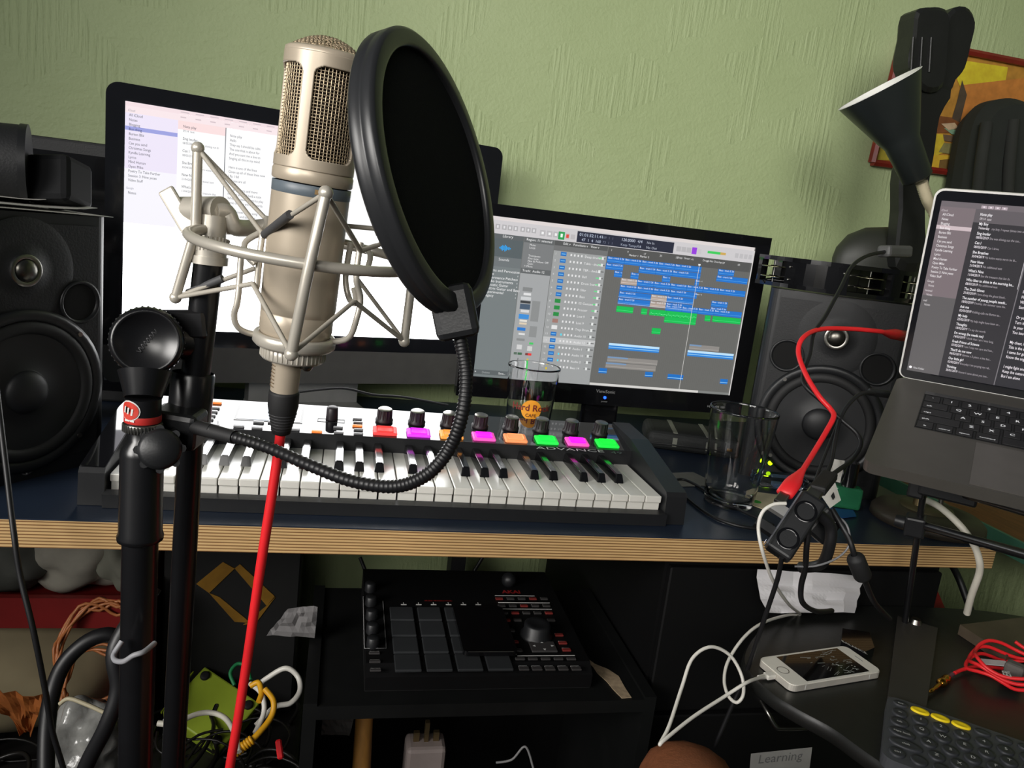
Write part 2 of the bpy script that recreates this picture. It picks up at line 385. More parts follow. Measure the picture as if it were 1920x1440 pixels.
itxt('Google', .028, .1500, .0044, S(150, 150, 160)); itxt('Notes', .0305, .1570, .0056, dk)
for i in range(14):
    y = .050+i*.0178
    itxt(NOTES[i][0] if i else 'Note play', .104, y, .0058, dk); itxt(NOTES[i][1][:34] if i else '09:14  text', .104, y+.0062, .0046, S(128, 128, 136))
LYR = ['Note play', 'Hello', 'They say I should be calm', 'The one that is about for', 'And you sent me a line to', 'Singing all this in my mind', '', 'Here is one of the lines', 'Given up all of these lines now', 'I fly, I fall', 'Still you are all', '', 'It is all you are and more', 'Hard to see and hold a note', 'When the music starts to play', 'Some of them are only words', '', 'Or you know a little song', 'Turn it up and let it ring', 'In your time', 'You know it', '', 'My chest, I get along', 'This is the sound', 'I came for gold', 'Know the anger', '', 'I might fight and win', 'Keep the cutters', 'But I am alone']
for i, s_ in enumerate(LYR):
    if s_: itxt(s_, .1715, .053+i*.0068, .0056, S(112, 112, 122))
for i in range(24):
    q = .10+i*.021
    tx.rect(Mi, q, -.0345, q+.008, -.0362, .0018, S(214, 196, 202)); tx.rect(Mi, q, -.0275, q+.012, -.0287, .0018, S(205, 190, 196))
tx.build('screen_text', UI, imac)

# ------------------------------------------------------------------ widescreen monitor
vs = thing('widescreen_monitor', 'glossy black widescreen monitor showing blue and green audio tracks', 'monitor', (.7075, .41, .74))
x0, x1, zt_, zb_ = .469, .946, 1.117, .849
fr = MB()
O = (x0-.026, x1+.028, zt_+.0195, .814)
fr.box(O[0], O[1], .405, .432, zt_, O[2]); fr.box(O[0], O[1], .405, .432, O[3], zb_)
fr.box(O[0], x0, .405, .432, zb_, zt_); fr.box(x1, O[1], .405, .432, zb_, zt_)
fr.build('bezel', GLB, vs, True)
MB().rbox(O[0]+.02, O[1]-.02, .432, .462, O[3]+.015, O[2]-.02, .01).build('back_shell', BLK, vs, True)
MB().rbox(.675, .745, .425, .455, .75, .86, .006).build('stand_neck', GLB, vs, True)
MB().lathe([(0, .014), (.06, .013), (.092, .006), (.095, 0), (0, 0)], 40, basis((.7075, .43, .7402), (1.15, 0, 0), (0, .85, 0), (0, 0, 1))).build('stand_base', GLB, vs, True)
Mv = basis((x0, .4085, zt_), (x1-x0, 0, 0), (0, 0, zt_-zb_), (0, -1, 0))
u = MB(); zc = [0]
def R(a, b, c_, e, cl): zc[0] += .000004; u.rect(Mv, a, -b, c_, -e, .0003+zc[0], S(*cl))
Mt = basis((x0, .4085, zt_), (1, 0, 0), (0, 0, 1), (0, -1, 0))
t2 = MB()
def Tt(a, b, s_, size, cl): t2.text(s_, size, Mt @ Matrix.Translation((a*(x1-x0), -b*(zt_-zb_), .0022)), S(*cl), bold=.0)
u.rect(Mv, 0, 0, 1, -1, 0, S(112, 114, 112))
R(0, 0, 1, .022, (222, 214, 212)); R(0, .022, 1, .102, (206, 203, 205)); R(.0, .97, 1, 1, (128, 130, 128))
R(0, .102, .126, 1, (118, 125, 126)); R(0, .102, .126, .132, (92, 97, 99)); R(0, .132, .126, .24, (86, 95, 98)); R(0, .24, .126, .30, (110, 116, 118)); R(0, .955, .126, .985, (92, 98, 100))
R(.128, .102, .236, .135, (96, 99, 100)); R(.128, .135, .236, .292, (122, 124, 125)); R(.128, .292, .236, .325, (98, 101, 102)); R(.128, .325, .236, 1, (163, 165, 166))
R(.238, .102, .434, .164, (112, 113, 113)); R(.238, .102, .434, .132, (84, 85, 85)); R(.238, .164, .434, 1, (158, 160, 160))
R(.436, .102, 1, .164, (84, 84, 83)); R(.436, .164, 1, .985, (104, 104, 101)); R(.436, .985, .87, 1, (212, 210, 206))
for i in range(70): R(.440+i*.008, .166, .4407+i*.008, .985, (96, 96, 93))
R(.315, .030, .681, .098, (36, 40, 58))
Tt(.322, .058, '01:01:32:11.41', .0072, (190, 200, 220)); Tt(.332, .088, '47  1  4  160', .0066, (190, 200, 220)); Tt(.41, .058, '69  1  1', .0060, (110, 116, 134)); Tt(.41, .088, '73  1  1', .0060, (110, 116, 134))
Tt(.478, .058, '120.0000', .0068, (200, 208, 225)); Tt(.478, .088, 'Keep Tempo', .0058, (160, 168, 185)); Tt(.54, .058, '4/4', .0068, (200, 208, 225)); Tt(.54, .088, '/16', .006, (190, 198, 215)); Tt(.575, .058, 'No In', .006, (180, 186, 200)); Tt(.575, .088, 'No Out', .006, (180, 186, 200))
for a in (.022, .045, .065, .085, .110, .130, .150): R(a, .045, a+.016, .075, (176, 174, 176)); R(a+.005, .052, a+.011, .068, (225, 224, 226))
for a in (.18, .205, .228): R(a, .05, a+.02, .086, (186, 184, 186)); R(a+.006, .06, a+.014, .075, (240, 240, 240))
R(.247, .046, .270, .094, (46, 158, 84)); R(.255, .058, .263, .08, (240, 250, 240)); R(.272, .052, .288, .088, (198, 190, 190)); R(.2755, .058, .2855, .080, (226, 74, 58)); R(.292, .055, .308, .085, (188, 184, 186))
for a in (.692, .712, .732): R(a, .05, a+.018, .082, (184, 182, 184))
R(.753, .045, .772, .088, (150, 62, 220)); R(.776, .05, .79, .082, (200, 198, 200)); R(.815, .056, .866, .072, (62, 205, 92)); R(.866, .056, .888, .072, (206, 168, 88))
for a in (.925, .944, .962, .98): R(a, .05, a+.014, .08, (190, 188, 190))
Tt(.05, .121, 'Library', .0062, (230, 230, 230)); Tt(.045, .263, 'Sounds', .0062, (225, 225, 225))
for i, hgt in enumerate((.01, .02, .034, .024, .04, .028, .014, .02, .008)): R(.044+i*.0045, .185-hgt/2, .0475+i*.0045, .185+hgt/2, (40, 160, 235))
for i, s_ in enumerate(('Drums and Percussion', 'Piano', 'Performance Patches', 'Studio Instruments', 'Acoustic Guitar', 'Electric Guitar and Bass', 'Experimental', 'Legacy')):
    Tt(.006, .332+i*.0225, s_, .0062, (236, 236, 236)); R(.119, .322+i*.0225, .1215, .331+i*.0225, (190, 192, 192))
Tt(.003, .976, '+', .006, (240, 240, 240)); Tt(.03, .976, 'Delete', .005, (160, 164, 164)); Tt(.09, .976, 'Save...', .005, (240, 240, 240))
Tt(.135, .123, 'Region: 11 selected', .0056, (240, 240, 240)); Tt(.133, .314, 'Track:  Audio 12', .0056, (240, 240, 240))
for i, s_ in enumerate(('Mute:', 'Loop:', '', '', 'Transpose:', 'Fine tune:', 'Flex & Follow: Off', 'Gain:', '> More')): Tt(.148 if i < 8 else .137, .153+i*.0165, s_, .0048, (226, 226, 226))
for (a, b, c_, e, cl) in ((.143, .41, .178, .435, (132, 134, 134)), (.148, .445, .175, .46, (225, 225, 225)), (.140, .47, .177, .49, (205, 207, 208)), (.140, .495, .177, .51, (60, 62, 64)), (.140, .515, .177, .548, (74, 92, 112)), (.145, .552, .175, .568, (215, 215, 215)), (.140, .58, .177, .61, (62, 142, 215)), (.145, .615, .172, .628, (225, 220, 210)), (.145, .633, .172, .645, (222, 205, 180)), (.140, .665, .170, .685, (40, 120, 205)), (.147, .70, .170, .712, (222, 222, 222)), (.142, .735, .172, .75, (138, 140, 140)), (.146, .775, .165, .805, (210, 210, 210)), (.138, .825, .150, .84, (90, 110, 95)), (.152, .825, .168, .84, (66, 105, 76)), (.185, .78, .203, .81, (208, 208, 206)), (.18, .825, .19, .84, (120, 60, 60)), (.190, .825, .203, .84, (232, 60, 56)), (.154, .86, .157, .99, (110, 112, 112)), (.142, .88, .150, .92, (225, 225, 225)), (.188, .86, .194, 1., (70, 210, 96)), (.188, .86, .194, .88, (215, 190, 70)), (.182, .885, .187, .92, (225, 225, 225)), (.183, .49, .212, .62, (140, 142, 142)), (.185, .65, .212, .72, (142, 144, 144)), (.19, .755, .205, .768, (70, 200, 100))): R(a, b, c_, e, cl)
names = ['Deep drums', 'Tabla - drums', 'TBR - double', 'Bell', 'Drum Snare', 'Shkr', 'Bass', '02 Guesses', 'Prosser', 'Lost 9', 'Lost 9', 'Trap Drum', 'Audio 10', 'Audio 12', 'Audio 1', 'Audio 10', 'Audio 2', 'Bass 14']
Tt(.268, .123, 'Edit v   Functions v   View v', .0056, (235, 235, 235))
for k in range(18):
    v = .181+.0421*k
    if k == 13: R(.238, v-.020, .434, v+.020, (192, 193, 193))
    ic = (34, 112, 190) if k < 7 or k > 11 else (40, 140, 66) if k < 10 else (160, 120, 110) if k == 10 else (226, 226, 226)
    if k == 17: ic = (158, 160, 160)
    R(.264, v-.013, .285, v+.012, ic)
    if ic[2] == 190: R(.267, v-.003, .282, v+.002, (120, 190, 240))
    for i in range(4): R(.300+i*.013, v-.006, .3055+i*.013, v+.007, (228, 228, 228) if not (k in (12, 15, 16) and i == 0) else (90, 220, 240))
    Tt(.243, v+.008, str(k+1), .0050, (215, 215, 215)); Tt(.352, v+.008, names[k], .0056, (232, 232, 232))
    on = k in (0, 1, 3, 4, 5, 6, 7, 8)
    R(.404, v-.003, .430, v+.003, (96, 98, 98)); R(.404, v-.004, .418, v+.004, (110, 215, 140) if on else (130, 132, 132)); R(.416 if on else .410, v-.009, .424 if on else .418, v+.009, (225, 228, 226))
R(.262, .905, .268, .92, (226, 200, 40))
BL, GR, TN, LB, GY = (34, 116, 204), (20, 190, 84), (176, 160, 150), (176, 216, 246), (142, 138, 134)
def reg(k, a, b, cl, nm=''):
    v = .163+.0421*k; R(a, v, b, v+.0395, cl)
    lite = tuple(min(255, q+70) for q in cl)
    R(a, v+.026, b, v+.0275, lite); R(a, v, b, v+.0012, tuple(int(q*.7) for q in cl))
    n = max(1, int((b-a)/.065))
    if cl != LB:
        for i in range(n):
            Tt(a+.003+i*.065, v+.013, nm or 'Bass - track 5 26'[:8 if b-a < .05 else 17], .0042, (232, 238, 245))
            R(a+i*.065, v, a+i*.065+.0008, v+.0395, tuple(int(q*.7) for q in cl))
for q in ((0, .436, .801), (0, .868, .933), (1, .434, .50), (1, .56, .801), (1, .866, .992), (2, .469, .50), (2, .532, .563), (2, .654, .686), (2, .783, .80), (3, .56, .992), (4, .498, .79), (5, .498, .622), (5, .684, .79), (5, .862, .928), (6, .498, .622), (6, .684, .79), (6, .862, .928), (6.35, .684, .992), (4.05, .79, .80)): reg(q[0], q[1], q[2], BL)
for q in ((3, .498, .56), (5, .622, .684), (6, .622, .684)): reg(q[0], q[1], q[2], TN)
for k in (5, 6):
    for i in range(70): R(.499+i*.0042, .196+.0421*k, .5008+i*.0042, .200+.0421*k, (215, 230, 245))
for q in ((7.25, .496, .561), (7.25, .592, .615), (7.25, .624, .812), (8.15, .686, .812), (7.35, .845, .868), (7.35, .876, .992), (10.1, .644, .679)): reg(q[0], q[1], q[2], GR, 'Pad')
for i in range(26): R(.63+i*.0068, .488+(i*7 % 5)*.004, .633+i*.0068, .490+(i*7 % 5)*.004, (150, 240, 180))
for a, b, k in ((.487, .685, 13.05), (.799, .988, 13.1)):
    v = .163+.0421*k; R(a, v, b, v+.0395, (46, 130, 214)); R(a, v, b, v+.015, (190, 226, 250)); R(a, v+.024, b, v+.029, (150, 205, 245))
for a, b, k in ((.489, .686, 15.15), (.486, .683, 16.1), (.802, .924, 12.15)):
    v = .163+.0421*k; R(a, v, b, v+.036, GY); R(a, v, a+(b-a)*.4, v+.010, (120, 150, 185)); R(a, v+.024, b, v+.027, (170, 166, 160))
for a, b, v in ((.462, .494, .882), (.644, .675, .883), (.735, .798, .886), (.951, .982, .891)):
    R(a, v, b, v+.034, (30, 112, 196)); R(a, v+.022, b, v+.026, (150, 205, 245)); Tt(a+.004, v+.014, 'Bass 01', .004, (230, 238, 246))
for i in range(9): Tt(.445+i*.062, .128, str(1+i*8), .0046, (225, 225, 225))
Tt(.515, .146, 'Marker 1  Marker 2', .0046, (235, 235, 235)); Tt(.70, .126, 'Snap:  Smart', .0048, (225, 225, 225)); Tt(.80, .126, 'Drag:  No Overlap', .0048, (225, 225, 225))
R(.7885, .150, .7900, .985, (220, 218, 214)); R(.785, .146, .7935, .156, (240, 240, 240))
R(.996, .022, 1.0, 1, (214, 210, 208))
u.build('screen', UI, vs, True); t2.build('screen_text', UI, vs, True)
Mb = basis((.7075, .4045, .8365), (1, 0, 0), (0, 0, 1), (0, -1, 0))
MB().text('ViewSonic', .0085, Mb @ Matrix.Translation((0, 0, 0)), align='C').build('brand_lettering', GTXT, vs, True)
MB().cyl((.7075, .4052, .8285), (.7075, .4035, .8285), .0026, n=14).build('power_light', mat('blue_led', S(40, 90, 255), .3, emit=3, ec=S(30, 80, 255)), vs, True)
MB().text('HDMI  1080', .006, basis((.905, .4045, .824), (1, 0, 0), (0, 0, 1), (0, -1, 0)), align='L').build('port_lettering', GTXT, vs, True)
MB().text('power', .0045, Mb @ Matrix.Translation((0, -.0165, 0)), align='C').build('power_lettering', GTXT, vs, True)
# ------------------------------------------------------------------ keyboard controller
kb = thing('keyboard_controller', 'long piano-style keyboard controller with white and black keys and glowing pads', 'music keyboard', (.342, .16, .74))
WKEY = mat('white_key', S(232, 230, 222), .16, var=.02, spec=.6)
BKEY = mat('black_key', S(16, 16, 18), .14, spec=.7, coat=.3)
PANEL = mat('mirror_gloss_panel', S(22, 22, 25), .04, var=.03, spec=1.0, ior=1.75)
capprof = [(.043, .7405), (.046, .778), (.050, .7835), (.2, .8125), (.284, .8155), (.284, .7405)]
for xa, xb in ((-.030, -.0025), (.6825, .7115)):
    MB().add([(xa, y, z) for y, z in capprof]+[(xb, y, z) for y, z in capprof], [list(range(6)), list(range(6, 12))[::-1]]+[(i, i+6, (i+1) % 6+6, (i+1) % 6) for i in range(6)]).build('end_cap', BLK, kb, True)
    if xa < 0: MB().add([(x, y, z+(.0024 if x < xa+.002 else .0006)) for x in (xa+.001, xb-.001) for y, z in capprof[2:5]], [(0, 3, 4, 1), (1, 4, 5, 2)]).build('end_cap_gloss', PANEL, kb, True)  # gloss sheet added on the left cap only, tilted to mirror the bright screen
base = MB(); base.box(-.0025, .6825, .036, .284, .7405, .7455); base.box(-.0025, .6825, .036, .0535, .7455, .7565)
base.build('base', BLK, kb, True)
PZ = lambda y: .7965+(y-.19)*.165
pn = [(-.0025, .190), (.6825, .190), (.6825, .284), (-.0025, .284)]
MB().add([(x, y, PZ(y)) for x, y in pn]+[(x, y, .7455) for x, y in pn], [(0, 1, 2, 3), (4, 7, 6, 5), (1, 5, 6, 2), (2, 6, 7, 3), (3, 7, 4, 0)]).build('control_panel', PANEL, kb, True)
MB().box(-.0025, .6825, .1885, .190, .7455, PZ(.19)).build('panel_front_strip', BLK, kb, True)
PIT = .6800/29
wk = MB(); wk.rbox(.0006, PIT-.0006, .0545, .189, .7655, .7750, .0012, 2); wk.box(.0012, PIT-.0012, .0585, .188, .7462, .7655)
wk0 = wk.build('white_key', WKEY, kb, True)
for i in range(1, 29): inst(wk0, 'white_key', kb, (PIT*i, 0, 0))
bkv = [(-.0066, .100, .774), (.0066, .100, .774), (.0066, .189, .774), (-.0066, .189, .774), (-.0046, .1055, .7868), (.0046, .1055, .7868), (.0050, .189, .7880), (-.0050, .189, .7880)]
bm = bmesh.new(); vv = [bm.verts.new(p) for p in bkv]
for f in ((3, 2, 1, 0), (4, 5, 6, 7), (0, 1, 5, 4), (1, 2, 6, 5), (2, 3, 7, 6), (3, 0, 4, 7)): bm.faces.new([vv[i] for i in f])
bmesh.ops.bevel(bm, geom=list(bm.edges), offset=.0011, segments=2, affect='EDGES'); bm.verts.index_update()
bk_ = MB().add([v.co.copy() for v in bm.verts], [[v.index for v in f.verts] for f in bm.faces]); bm.free()
bk0 = None
for i in range(28):
    if i % 7 in (0, 1, 3, 4, 5):
        off = {0: -.0016, 1: .0016, 3: -.0022, 4: 0, 5: .0022}[i % 7]
        L_ = (PIT*(i+1)+off, 0, 0)
        if bk0 is None:
            bk0 = bk_.build('black_key', BKEY, kb, True); bk0.location = L_
        else: inst(bk0, 'black_key', kb, L_)
pn_n = V((0, -.165, 1)).normalized(); pn_o = V((0, .19, .7965)); pey = V((0, 1, .165)).normalized()
def pan(px, py): return hit(px, py, pn_o, pn_n)
Mp = lambda p: basis(p, (1, 0, 0), pey, pn_n)
PADC = [((226, 60, 56), (255, 70, 70)), ((206, 40, 226), (220, 60, 235)), ((240, 150, 60), (245, 160, 70)), ((235, 20, 230), (250, 90, 190)), ((250, 150, 96), (250, 150, 96)), ((20, 235, 70), (40, 235, 80)), ((235, 20, 230), (250, 90, 190)), ((20, 235, 60), (30, 235, 70))]
padm = {}
for i in range(8):
    x = .3165+i*.0474; y = .2055
    c1, c2 = PADC[i]
    if c1 not in padm: padm[c1] = mat('lit_pad', S(*c1), .5, emit=.75, ec=S(*c1)), mat('lit_pad_rim', S(*c2), .5, emit=.55, ec=S(*c2))
    pd = MB().rbox(-.0168, .0168, -.0125, .0125, 0, .0045, .002, 2, Mp((x, y, PZ(y)))).build('pad', padm[c1][1], kb, True)
    MB().rbox(-.0118, .0118, -.0085, .0085, .0042, .0047, .002, 2, Mp((x, y, PZ(y))), vert=False).build('pad_glow', padm[c1][0], pd, True)
    MB().rect(Mp((x, y+.0165, PZ(y+.0165))), -.006, -.001, .006, .001, .0006).build('pad_print', GTXT, kb, True)
KN = mat('knob_rubber', S(34, 28, 32), .45)
knp = [(.0, 0), (.0125, 0), (.0128, .003), (.0105, .006), (.0098, .0195)]
for i in range(8):
    x = .3165+i*.0474; y = .243
    k = MB(); Mk = Mp((x, y, PZ(y)))
    k.lathe(knp, 28, Mk)
    for j in range(14):
        a = 2*math.pi*j/14; k.cyl(Mk @ V((.0101*math.cos(a), .0101*math.sin(a), .005)), Mk @ V((.0097*math.cos(a), .0097*math.sin(a), .019)), .0011, n=6)
    ko = k.build('knob', KN, kb, True)
    MB().lathe([(.0, .0203), (.0085, .0203), (.0099, .0195)], 24, Mk).build('knob_cap', CHR, ko, True)
    MB().lathe([(.0099, .0192), (.0102, .0186), (.0099, .018)], 24, Mk).build('knob_ring', BLK, ko, True)
BTN = mat('grey_button', S(150, 150, 152), .4, metal=.4); BTO = mat('orange_lit_button', S(250, 140, 70), .4, emit=.6, ec=S(250, 130, 60))
def btn(px, py, w, h, m, nm='button'):
    p = pan(px, py); MB().rbox(-w/2, w/2, -h/2, h/2, 0, .0028, .0008, 1, Mp(p)).build(nm, m, kb, True)
for px, py in ((402, 766), (398, 773), (394, 780), (390, 787), (401, 799), (448, 801), (482, 804), (485, 793), (512, 793), (518, 803), (552, 807), (634, 803), (635, 813), (670, 787), (671, 793.5), (672, 807), (672, 815), (325, 763), (322, 776), (318, 790)): btn(px, py, .014 if px < 600 else .013, .0058 if px < 600 else .0042, BTN)
for px, py in ((406, 757), (594, 811), (670, 800)): btn(px, py, .014, .005, BTO, 'lit_button')
d0, d1 = pan(438, 787), pan(572, 762)
MB().box(d0.x, d1.x, 0, (d1-d0).length*0+abs(d1.y-d0.y), -.001, .0006, Mp((0, d0.y, PZ(d0.y)))).build('display_frame', GLB, kb, True)
ds = MB(); nd = 12
for i in range(nd):
    for j in range(5):
        a, b = i/nd, (i+1)/nd; q = math.exp(-((a-.45)/.28)**2)*(1 if j < 4 else .3)
        ds.rect(Mp((0, d0.y, PZ(d0.y))), d0.x+.003+(d1.x-d0.x-.006)*a, .003+(abs(d1.y-d0.y)-.006)*j/5, d0.x+.003+(d1.x-d0.x-.006)*b, .003+(abs(d1.y-d0.y)-.006)*(j+1)/5, .001, (1-.35*q, 1-.2*q, 1))
ds.build('display', attr_mat('display_pixels', .95), kb, True)
p = pan(622, 786); k = MB().lathe([(0, 0), (.0085, 0), (.0085, .002), (.0078, .018), (.006, .0195), (0, .0195)], 24, Mp(p)); ko = k.build('data_knob', KN, kb, True)
p = pan(621, 789); fr = MB()
for a, b, c_, e in ((-.019, .019, -.0055, -.0045), (-.019, .019, .0045, .0055), (-.019, -.018, -.0045, .0045), (.018, .019, -.0045, .0045), (-.006, -.005, -.0045, .0045), (.006, .007, -.0045, .0045)): fr.box(a, b, c_, e, 0, .0004, Mp(p))
fr.build('knob_outline', BLK, kb, True)
p = pan(1008, 841); MB().text('ADVANCE', .0158, basis(pan(1005, 842)+V((0, 0, .0006)), (1.42, 0, 0), pey*.68, pn_n)).build('lettering', mat('silver_print', S(190, 190, 190), .4), kb, True)
MB().text('49', .0158, basis(pan(1146, 851)+V((0, 0, .0006)), (1.2, 0, 0), pey*.68, pn_n)).build('lettering', mat('dark_print', S(70, 76, 70), .4), kb, True)

# ------------------------------------------------------------------ drinking glasses
def pint(name, label, loc, rb, rt, h, thick=.0022):
    t = thing(name, label, 'glass', loc)
    o_ = lambda z: rb+(rt-rb)*(z-.003)/(h-.003)
    MB().lathe([(0, 0), (rb-.004, 0), (rb-.002, 0), (rb-.0006, .001), (rb, .003), (o_(.005), .005), (o_(.03), .03), (o_(.08), .08), (o_(h-.004), h-.004), (rt, h-.001), (rt-.0006, h), (rt-thick+.0006, h), (rt-thick, h-.001), (o_(h-.004)-thick, h-.004), (o_(.08)-thick, .08), (o_(.03)-thick, .03), (o_(.016)-thick, .016), (rb-thick-.001, .012), (rb-thick-.003, .0095), (rb-thick-.006, .009), (0, .009)], 48).build('glass_body', GLASS, t)
    return t
g1 = pint('logo_glass', 'clear pint glass with round orange logo standing behind the keyboard controller', (.556, .338, .7402), .032, .0435, .148)
def on_glass(mb_, st_or_poly): pass
lo = MB(); gc = V((.556, .338, .7402))
def gpt(u_, v_, off=.0004):
    z = .082+v_; R_ = .032+(.0435-.032)*z/.148+off; a = -math.pi/2-.165+u_/R_; return gc+V((R_*math.cos(a), R_*math.sin(a), z))
N_ = 36; ring = [(0, 0)]+[(.0165*math.cos(2*math.pi*i/N_), .0165*math.sin(2*math.pi*i/N_)) for i in range(N_)]
mid = [(.5*a, .5*b) for a, b in ring[1:]]
allp = [gpt(a, b) for a, b in ring+mid]
lo.add(allp, [(0, N_+1+i, N_+1+(i+1) % N_) for i in range(N_)]+[(N_+1+i, 1+i, 1+(i+1) % N_, N_+1+(i+1) % N_) for i in range(N_)])
lo.build('logo_disc', mat('orange_print', S(236, 158, 44), .5, emit=.12), g1, True)
def gtext(s_, size, cy, m, nm, bold=.02):
    vs_, fs_, wd = glyphs(s_, bold); q = MB().add([gpt((p_[0]-wd/2)*size, cy+p_[1]*size, .0009) for p_ in vs_], fs_); q.build(nm, m, g1, True)
gtext('Hard Rock', .0150, -.0015, mat('red_brown_print', S(128, 44, 40), .5), 'logo_lettering')
gtext('CAFE', .0075, -.0115, mat('brown_print', S(120, 66, 30), .5), 'logo_lettering')
pint('pint_glass', 'tall plain clear pint glass on the desk beside the right speaker', (.826, .138, .7402), .036, .0495, .144)

# ------------------------------------------------------------------ microphone
mb0, mt0 = at(552, 641, d=.527), at(614, 96, d=.482)
axis = (mt0-mb0); ML = axis.length; axis.normalize()
toc = (CAM-mb0); toc = (toc-axis*toc.dot(axis)).normalized()       # towards the viewer
Mm = basis(mb0, axis.cross(toc), toc*-1, axis)                  # local x = viewer's right, -y = to viewer
mic = thing('microphone', 'champagne-coloured large studio microphone held upright in the wire cradle', 'microphone', M=Mm)
r0 = .0250; k = ML/.19
MB().lathe([(0, 0), (r0-.005, 0), (r0-.0025, .004*k), (r0-.0008, .010*k), (r0-.0008, .0205*k), (r0-.0012, .021*k), (r0-.0008, .0215*k), (r0, .026*k), (r0, .100*k)], 56).build('body', CHAMP, mic)
MB().lathe([(r0, .100*k), (r0+.0002, .1003*k), (r0+.0002, .1068*k), (r0, .107*k)], 56).build('blue_grey_band', mat('slate_band', S(92, 102, 110), .4), mic)
_bt = MB(); vs_, fs_, wd = glyphs('C 12', 0)
def mpt(u_, z, rr_): a = -math.pi/2+u_/rr_; return (rr_*math.cos(a), rr_*math.sin(a), z)
for i in range(3):
    _bt.add([mpt(.002+i*.0034+dx, .1022*k+dz, r0+.0005) for dx, dz in ((0, 0), (.0022, 0), (.0022, .003), (0, .003))], [(0, 1, 2, 3)])
_bt.build('band_marks', mat('tan_print', S(150, 122, 82), .5), mic)
# slotted groove and switch dimple on the body
MB().lathe([(r0+.0001, .1078*k), (r0+.0008, .109*k), (r0+.0008, .114*k), (r0+.0001, .116*k)], 56).build('collar', CHAMP, mic)
hz0, hz1 = .116*k, .186*k; NU, NV = 288, 100; vs_, fs_ = [], []
for j in range(NV+1):
    z = hz0+(hz1-hz0)*j/NV
    for i in range(NU):
        a = 2*math.pi*i/NU; vs_.append(((r0+.0006)*math.cos(a), (r0+.0006)*math.sin(a), z))
def inwin(a, z):                     # rounded windows, four around; pillar centres at -90-22 deg + k*90
    rel = ((math.degrees(a)+90+22) % 90)-45
    hu, hv, rc = 37/57.3*r0, .0275*k, .006
    du, dv = abs(rel/57.3*r0), abs(z-(hz0+.0345*k))
    if du > hu or dv > hv: return False
    if du > hu-rc and dv > hv-rc: return (du-hu+rc)**2+(dv-hv+rc)**2 < rc*rc
    return True
for j in range(NV):
    for i in range(NU):
        if not inwin(2*math.pi*(i+.5)/NU, hz0+(hz1-hz0)*(j+.5)/NV): fs_.append((j*NU+i, j*NU+(i+1) % NU, (j+1)*NU+(i+1) % NU, (j+1)*NU+i))
hd = MB().add(vs_, fs_, smooth=True).build('head_frame', CHAMP, mic)
so = hd.modifiers.new('thickness', 'SOLIDIFY'); so.thickness = .0022; so.offset = -1
MB().lathe([(r0+.0006, hz1), (r0+.0004, hz1+.002), (r0-.002, hz1+.0036), (r0-.0035, hz1+.0030)], 56).build('head_rim', CHAMP, hd)
MESHM = mat('grille_wire', S(186, 168, 140), .35, metal=.6)
gm = MB(); rg = r0-.0018; nw = 64
for i in range(nw):
    a = 2*math.pi*i/nw
    gm.tube([(rg*math.cos(a), rg*math.sin(a), hz0+(hz1-hz0)*j/8) for j in range(9)], .00042, 4, caps=False)
for j in range(34):
    z = hz0+.002+(hz1-hz0-.004)*j/33
    gm.tube([((rg-.0006+.0010*((i+j) % 2))*math.cos(2*math.pi*i/nw), (rg-.0006+.0010*((i+j) % 2))*math.sin(2*math.pi*i/nw), z) for i in range(nw)], .00042, 4, closed=True)
stuff(gm.build('grille', MESHM, mic))
gt = MB(); rt_ = r0-.0034
dome = lambda x, y: hz1+.003+.0085*max(0, 1-(x*x+y*y)/rt_**2)
for i in range(-9, 10):
    q = i*rt_/9.5; h = math.sqrt(max(0, rt_*rt_-q*q))
    pts_ = [(-h+2*h*j/24) for j in range(25)]
    gt.tube([(q, y, dome(q, y)+.0006*(-1)**(j+i)) for j, y in enumerate(pts_)], .00075, 5)
    gt.tube([(x, q, dome(x, q)+.0006*(-1)**(j+i+1)) for j, x in enumerate(pts_)], .00075, 5)
gt.build('top_grille', MESHM, mic)
MB().lathe([(0, hz0), (.021, hz0), (.021, hz1), (0, hz1+.002)], 32).build('inner_gauze', mat('dark_gauze', S(48, 36, 30), .7), mic)
MB().sph((0, -.004, (hz0+hz1)/2), .014, 1, .4, 1, 20).build('capsule', GOLD, mic)
# ------------------------------------------------------------------ shock mount (wire cradle)
def A(x, y, dd): return at(x, y, d=dd)
sm = thing('shock_mount', 'satin metal wire cradle with elastic bands holding the microphone', 'shock mount', tuple(at(545, 668, d=.527)))
W_ = MB()
cen = at(574, 468, d=.508); hup = axis; hx = Mm.col[0].to_3d(); hy = Mm.col[1].to_3d()
RR = .0722
hoop = [cen+hx*RR*math.cos(a)+hy*RR*math.sin(a) for a in [2*math.pi*i/64 for i in range(64)]]
MB().tube(hoop, .0034, 10, closed=True).build('hoop', SATN, sm, True)
up1, md1, lo1 = A(371, 278, .502), A(367, 430, .512), A(329, 558, .522)
up2, md2, lo2 = A(611, 362, .432), A(576, 517, .436), A(546, 664, .452)
up3, md3, lo3 = A(782, 436, .545), A(770, 546, .55), A(758, 640, .556)
for a, b, c_ in ((up1, md1, lo1), (up2, md2, lo2), (up3, md3, lo3)):
    MB().tube([a, a.lerp(b, .5), b, b.lerp(c_, .5), c_], .0033, 10).sph(a, .0043, n=12).sph(c_, .0042, n=12).build('strut', SATN, sm, True)
ELA = mat('grey_elastic', S(172, 166, 154), .6); SLV = mat('dark_sleeve', S(70, 70, 72), .6)
in1, in2, in3 = A(492, 438, .505), A(676, 470, .50), A(610, 420, .535)       # upper hooks of the inner cradle
jn1, jn2, jn3 = A(474, 532, .500), A(664, 565, .50), A(600, 500, .54)       # lower hooks
def band(*pts): MB().tube(pts, .0017, 6).build('elastic_band', ELA, sm, True)
